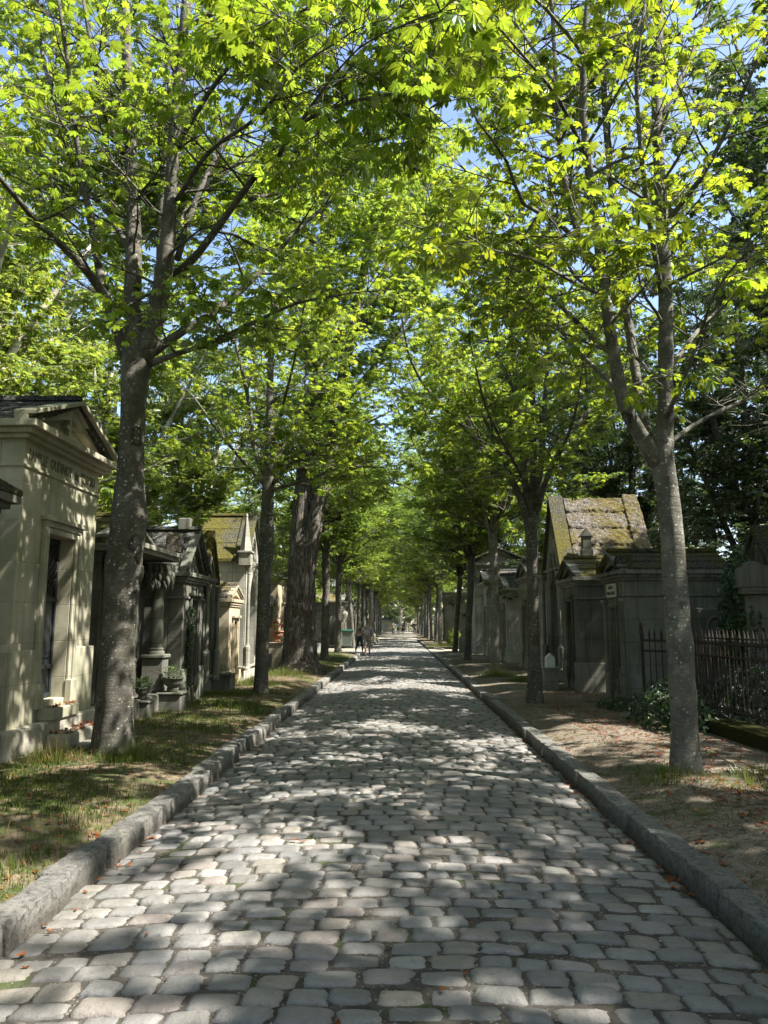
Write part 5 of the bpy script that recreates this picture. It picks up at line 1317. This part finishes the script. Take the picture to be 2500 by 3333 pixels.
planter(-4.05, 11.85, ZL, .12, .20, 'small round stone planter beside the ornate columned tomb', .26, seed=1)
planter(-3.88, 12.85, ZL, .17, .24, 'larger dark stone planter in front of the slate roofed chapel', .30, seed=2)
planter(-4.0, 16.95, ZL, .24, .30, 'square dark stone planter left of the small mossy tomb', 0, seed=3, square=True)
planter(-4.05, 24.6, ZL, .22, .36, 'terracotta flower pot with red blossoms on a tan pedestal', .85, 'tan', 4, 26)
root = empty('small_tomb', (3.45, 17.3, ZL), 0, label='small white stone marker right of the second right trunk', cat='grave marker')
m = MB(); m.box(-.16, .16, -.14, .14, -.05, .42); m.box(-.2, .2, -.18, .18, .421, .46); m.build('base_block', M['mid'], root, bevel=.01)
m = MB(); m.prism([(-.10, .461), (.10, .461), (.10, .68), (0, .78), (-.10, .68)], -.09, .09, 'y'); m.build('marker', M['white'], root, bevel=.006)
root = empty('gravestone', (3.42, 40.5, ZL), 0, label='short grey stone block right of the dark trunk near the right cross path', cat='gravestone')
m = MB(); m.box(-.2, .2, -.15, .15, -.05, .72); m.build('stone', M['pale'], root, bevel=.02)
root = empty('white_tomb', (-4.15, 38.0, ZL), 0, label='low white tomb shining in the sun right of the old tree', cat='tomb')
m = MB(); m.box(-.6, .28, -.4, .4, -.05, .45); m.box(-.5, -.1, -.3, .3, .451, .7); m.build('slab', M['white'], root, bevel=.02)
root = empty('bust_pillar', (-3.75, 50.0, ZL), 0, label='grey carved urn on a slender pillar above the green bin', cat='monument')
m = MB(); m.box(-.26, .26, -.26, .26, -.05, .5); m.box(-.18, .18, -.18, .18, .501, 1.55); m.build('pillar', M['grey'], root, bevel=.02)
m = MB(); m.lathe([(.14, 1.551), (.10, 1.62), (.22, 1.85), (.30, 2.05), (.30, 2.2), (.22, 2.24), (.1, 2.34), (.02, 2.42)], (0, 0, 0), 14); m.build('urn', M['grey'], root, smooth=True)

# green wheeled bin
root = empty('wheeled_bin', (-3.22, 46.4, .09), .05, label='dark green wheeled rubbish bin standing left of the couple', cat='bin')
m = MB(); V = []
for (z, a, b) in ((.12, .26, .29), (.62, .30, .33), (1.02, .34, .37)): V += [(-a, -b, z), (a, -b, z), (a, b, z), (-a, b, z)]
m.add(V, [(0, 3, 2, 1)] + [(4 * k + i, 4 * k + (i + 1) % 4, 4 * k + 4 + (i + 1) % 4, 4 * k + 4 + i) for k in (0, 1) for i in range(4)] + [(8, 9, 10, 11)])
m.build('body', M['greyp'], root, bevel=.025)
m = MB(); m.prism([(-.38, 1.021), (-.42, 1.04), (-.42, 1.09), (-.3, 1.14), (.36, 1.17), (.42, 1.12), (.42, 1.021)], -.38, .38, 'x'); m.build('lid', M['green'], root, bevel=.015)
m = MB(); m.tube([(-.3, .45, 1.05), (.3, .45, 1.05)], .018, 6); m.build('handle', M['green'], root)
for sx in (-1, 1):
    m = MB(); m.lathe([(.03, -.025), (.10, -.022), (.10, .022), (.03, .025)], (sx * .30, .2, .10), 14, 'x'); m.build('wheel', M['rubber'], root)
    m = MB(); m.box(sx * .24 - .02, sx * .24 + .02, -.24, -.20, 0, .125); m.build('foot', M['rubber'], root)

# ------------------------------------------------------------------ people
import bmesh
def skin(name, nodes, edges, mat, parent, sub=1, root=0):
    bm = bmesh.new(); lay = bm.verts.layers.skin.verify(); vs = []
    for i, (p, rr_) in enumerate(nodes):
        v = bm.verts.new(p); v[lay].radius = rr_ if isinstance(rr_, tuple) else (rr_, rr_); v[lay].use_root = (i == root); vs.append(v)
    for a, b in edges: bm.edges.new((vs[a], vs[b]))
    me = bpy.data.meshes.new(name); bm.to_mesh(me); bm.free(); me.materials.append(mat)
    o = bpy.data.objects.new(name, me); COL.objects.link(o)
    o.modifiers.new('skin', 'SKIN').use_smooth_shade = True
    s_ = o.modifiers.new('sub', 'SUBSURF'); s_.levels = s_.render_levels = sub
    # freeze to a plain mesh
    dg = bpy.context.evaluated_depsgraph_get(); ev = o.evaluated_get(dg); m2 = bpy.data.meshes.new_from_object(ev)
    o.modifiers.clear(); o.data = m2; m2.name = name
    if not m2.materials: m2.materials.append(mat)
    o.parent = parent; return o
def person(loc, rz, H, label, top, legs, skinm='skin', long_legs=True, arms=None, hips=1.0, hair='hair', step=.0, sleeves=True, group=None, cap=None, belly=0.0, shoes='whitec', shortz=.52, hands=True, head_tilt=0.0):
    root = empty('person', loc, rz, label=label, cat='person', group=group); k = H / 1.75
    def S(p): return (p[0] * k, p[1] * k, p[2] * k)
    A = arms or {1: ((.24, .02, 1.17), (.27, .12, .93)), -1: ((-.24, .02, 1.17), (-.27, .12, .93))}
    nodes = [((0, 0, .97), (.125 * hips, .10)), ((0, 0, 1.14), (.115 * hips, .09 + belly)), ((0, -.01, 1.32), (.135, .095)), ((0, 0, 1.44), (.09, .075)), ((0, .005, 1.51), .05),
             ((0, .02 + head_tilt * .3, 1.575), (.062, .075)), ((0, .02 + head_tilt * .6, 1.645), (.076, .092)), ((0, .01 + head_tilt, 1.705), (.066, .078)),
             ((0, .115 + head_tilt * .6, 1.625), .014)]
    E = [(0, 1), (1, 2), (2, 3), (3, 4), (4, 5), (5, 6), (6, 7), (6, 8)]
    for s_ in (1, -1):
        e, w_ = A[s_]; b = len(nodes)
        e = np.array(e); w_ = np.array(w_); sh = np.array((s_ * .175, 0, 1.425)); dv = (w_ - e) / np.linalg.norm(w_ - e)
        nodes += [(tuple(sh), .055), (tuple(e), .040), (tuple(w_), .026)]; E += [(3, b), (b, b + 1), (b + 1, b + 2)]
        pal = w_ + dv * .075; nodes.append((tuple(pal), (.020, .034))); E.append((b + 2, b + 3))
        if hands:
            side = np.array([0, 1.0, 0]) - dv * dv[1]; side /= np.linalg.norm(side) + 1e-6
            for q, (of, ln) in enumerate([(-.027, .060), (-.009, .075), (.009, .078), (.026, .068)]):
                c0 = pal + dv * .02 + side * of; c1 = c0 + dv * ln * .6; c2 = c1 + dv * ln * .45 - np.array([s_ * .015, 0, 0]); i0 = len(nodes)
                nodes += [(tuple(c0), .010), (tuple(c1), .009), (tuple(c2), .007)]; E += [(b + 3, i0), (i0, i0 + 1), (i0 + 1, i0 + 2)]
            i0 = len(nodes); t0 = w_ + dv * .035 + side * .035
            nodes += [(tuple(t0), .011), (tuple(t0 + dv * .04 + side * .022), .009)]; E += [(b + 3, i0), (i0, i0 + 1)]
    for s_ in (1, -1):
        b = len(nodes); st = step * s_
        nodes += [((s_ * .095 * hips, 0, .90), (.085 * hips, .088)), ((s_ * .10, .02 + st * .5, .51), .056), ((s_ * .10, -.02 + st, .30), .052), ((s_ * .10, -.025 + st, .10), .034), ((s_ * .10, -.03 + st, .045), .034), ((s_ * .115, .12 + st, .035), .030), ((s_ * .12, .19 + st, .03), .022)]
        E += [(0, b)] + [(b + i, b + i + 1) for i in range(6)]
    body = skin('body', [(S(p), (r_ if isinstance(r_, tuple) else (r_, r_))) for p, r_ in nodes], E, M[skinm], root, 1)
    g = .016
    N = [((0, 0, .93), (.135 * hips, .112)), ((0, 0, 1.12), (.13 * hips, .105 + belly)), ((0, -.01, 1.32), (.152, .112)), ((0, 0, 1.43), (.10, .085)), ((0, 0, 1.485), .06)]; EE = [(0, 1), (1, 2), (2, 3), (3, 4)]
    if sleeves:
        for s_ in (1, -1):
            e = np.array(A[s_][0]); sh = np.array((s_ * .18, 0, 1.42)); b = len(N); N += [(tuple(sh), .068), (tuple(sh + (e - sh) * .75), .058)]; EE += [(3, b), (b, b + 1)]
    skin('shirt', [(S(p), r_) for p, r_ in N], EE, M[top], root, 1)
    N = [((0, 0, 1.0), (.128 * hips, .108))]; EE = []
    for s_ in (1, -1):
        b = len(N); st = step * s_; zl = .12 if long_legs else shortz
        N += [((s_ * .09 * hips, 0, .90), (.100 * hips, .105)), ((s_ * .10, .01 + st * .4, .70), (.088 * hips, .09))]
        EE += [(0, b), (b, b + 1)]
        if long_legs: N += [((s_ * .10, .02 + st * .5, .51), .066), ((s_ * .10, -.015 + st, .30), .062), ((s_ * .10, -.025 + st, .12), .048)]; EE += [(b + 1, b + 2), (b + 2, b + 3), (b + 3, b + 4)]
        else: N += [((s_ * .10, .02 + st * .5, shortz), .085)]; EE += [(b + 1, b + 2)]
    skin('trousers' if long_legs else 'shorts', [(S(p), r_) for p, r_ in N], EE, M[legs], root, 1)
    ht = head_tilt
    N = [((0, -.03 + ht * .6, 1.63), (.078, .080)), ((0, -.015 + ht * .8, 1.69), (.082, .095)), ((0, .0 + ht, 1.735), (.060, .070))]
    if cap: N.append(((0, .10 + ht, 1.70), (.055, .03)))
    skin('cap' if cap else 'hair', [(S(p), r_) for p, r_ in N], [(i, i + 1) for i in range(len(N) - 1)], M[cap or hair], root, 1)
    for s_ in (1, -1):
        st = step * s_
        skin('shoe', [(S((s_ * .10, -.045 + st, .045)), .045), (S((s_ * .112, .08 + st, .04)), (.045, .042)), (S((s_ * .122, .19 + st, .032)), (.035, .032))], [(0, 1), (1, 2)], M[shoes], root, 1)
    return root
man = person((-1.62, 38.0, -.05), .22, 1.80, 'man in blue checked shirt and grey shorts seen from behind on the cobbles', 'check', 'greyc', 'tanskin', False, {1: ((.25, -.02, 1.16), (.20, .16, 1.02)), -1: ((-.27, .06, 1.17), (-.22, .28, 1.14))}, .98, belly=.02, shoes='blackc')
woman = person((-2.12, 39.9, .05), -1.15, 1.66, 'woman in olive top and dark jeans with a white cap beside the kerb', 'olive', 'denim', 'skin', True, {1: ((.20, .10, 1.15), (.16, .30, 1.05)), -1: ((-.24, .06, 1.16), (-.22, .16, .90))}, 1.18, cap='whitec', step=.16, belly=.02, head_tilt=.02)
root = empty('shoulder_bag', (-1.27, 38.0, .88), .1, label='beige canvas bag hanging at the right side of the man', cat='bag')
m = MB(); m.box(-.055, .055, -.14, .14, -.22, .22); m.build('pouch', M['canvas'], root, bevel=.04)
m = MB(); m.tube([(-.01, -.10, .2), (-.09, -.07, .42), (-.20, -.02, .56), (-.12, .08, .45), (-.01, .10, .2)], .012, 5); m.build('strap', M['canvas'], root)
GP2 = 'distant walkers at the end of the avenue'
person((-.80, 99, .10), .1, 1.72, 'distant walker in dark clothes, leftmost of the group of three', 'olive', 'blackc', hands=False, group=GP2, shoes='blackc')
person((-.15, 100.5, .10), 0, 1.78, 'distant walker in pale blue shirt and dark shorts, middle of the group', 'bluec', 'blackc', long_legs=False, hands=False, group=GP2)
person((.48, 100, .10), -.2, 1.68, 'distant walker in a black top, right of the pale blue shirt', 'blackc', 'blackc', long_legs=False, hands=False, group=GP2)
person((2.0, 96, .12), 0, 1.80, 'distant walker alone beside the right hand trunks, wearing a black backpack', 'blackc', 'denim', hands=False, group=GP2)
root = empty('backpack', (2.0, 95.84, 1.42), 0, label='black backpack on the lone distant walker', cat='backpack')
m = MB(); m.box(-.14, .14, -.09, .06, -.22, .22); m.build('pouch', M['blackc'], root, bevel=.05)

# ------------------------------------------------------------------ light
SUN_AZ, SUN_EL = math.atan2(-.28, 1.0), R(53)     # measured from +X
w = bpy.data.worlds.new('World'); sc.world = w; w.use_nodes = True
nt = w.node_tree; bg = nt.nodes['Background']
sky = nt.nodes.new('ShaderNodeTexSky'); sky.sky_type = 'NISHITA'; sky.sun_disc = False
sky.sun_elevation = SUN_EL; sky.sun_rotation = PI / 2 - SUN_AZ
sky.air_density = 1.0; sky.dust_density = 1.6; sky.ozone_density = 1.0
nt.links.new(sky.outputs[0], bg.inputs[0]); bg.inputs[1].default_value = .11
sun = bpy.data.objects.new('sun', bpy.data.lights.new('sun', 'SUN')); COL.objects.link(sun)
sun.data.energy = 5.0; sun.data.angle = R(.53); sun.data.color = (1, .95, .86)
d = Vector((math.cos(SUN_AZ) * math.cos(SUN_EL), math.sin(SUN_AZ) * math.cos(SUN_EL), math.sin(SUN_EL)))
sun.rotation_euler = d.to_track_quat('Z', 'Y').to_euler()
sun.location = d * 60
sc.view_settings.view_transform = 'Standard'; sc.view_settings.look = 'None'
sc.view_settings.exposure = 1.75; sc.view_settings.gamma = 1.0
sc.render.engine = 'CYCLES'
cy = sc.cycles
cy.max_bounces = 8; cy.diffuse_bounces = 5; cy.glossy_bounces = 2; cy.transmission_bounces = 5; cy.transparent_max_bounces = 4
cy.caustics_reflective = False; cy.caustics_refractive = False
cy.use_denoising = True
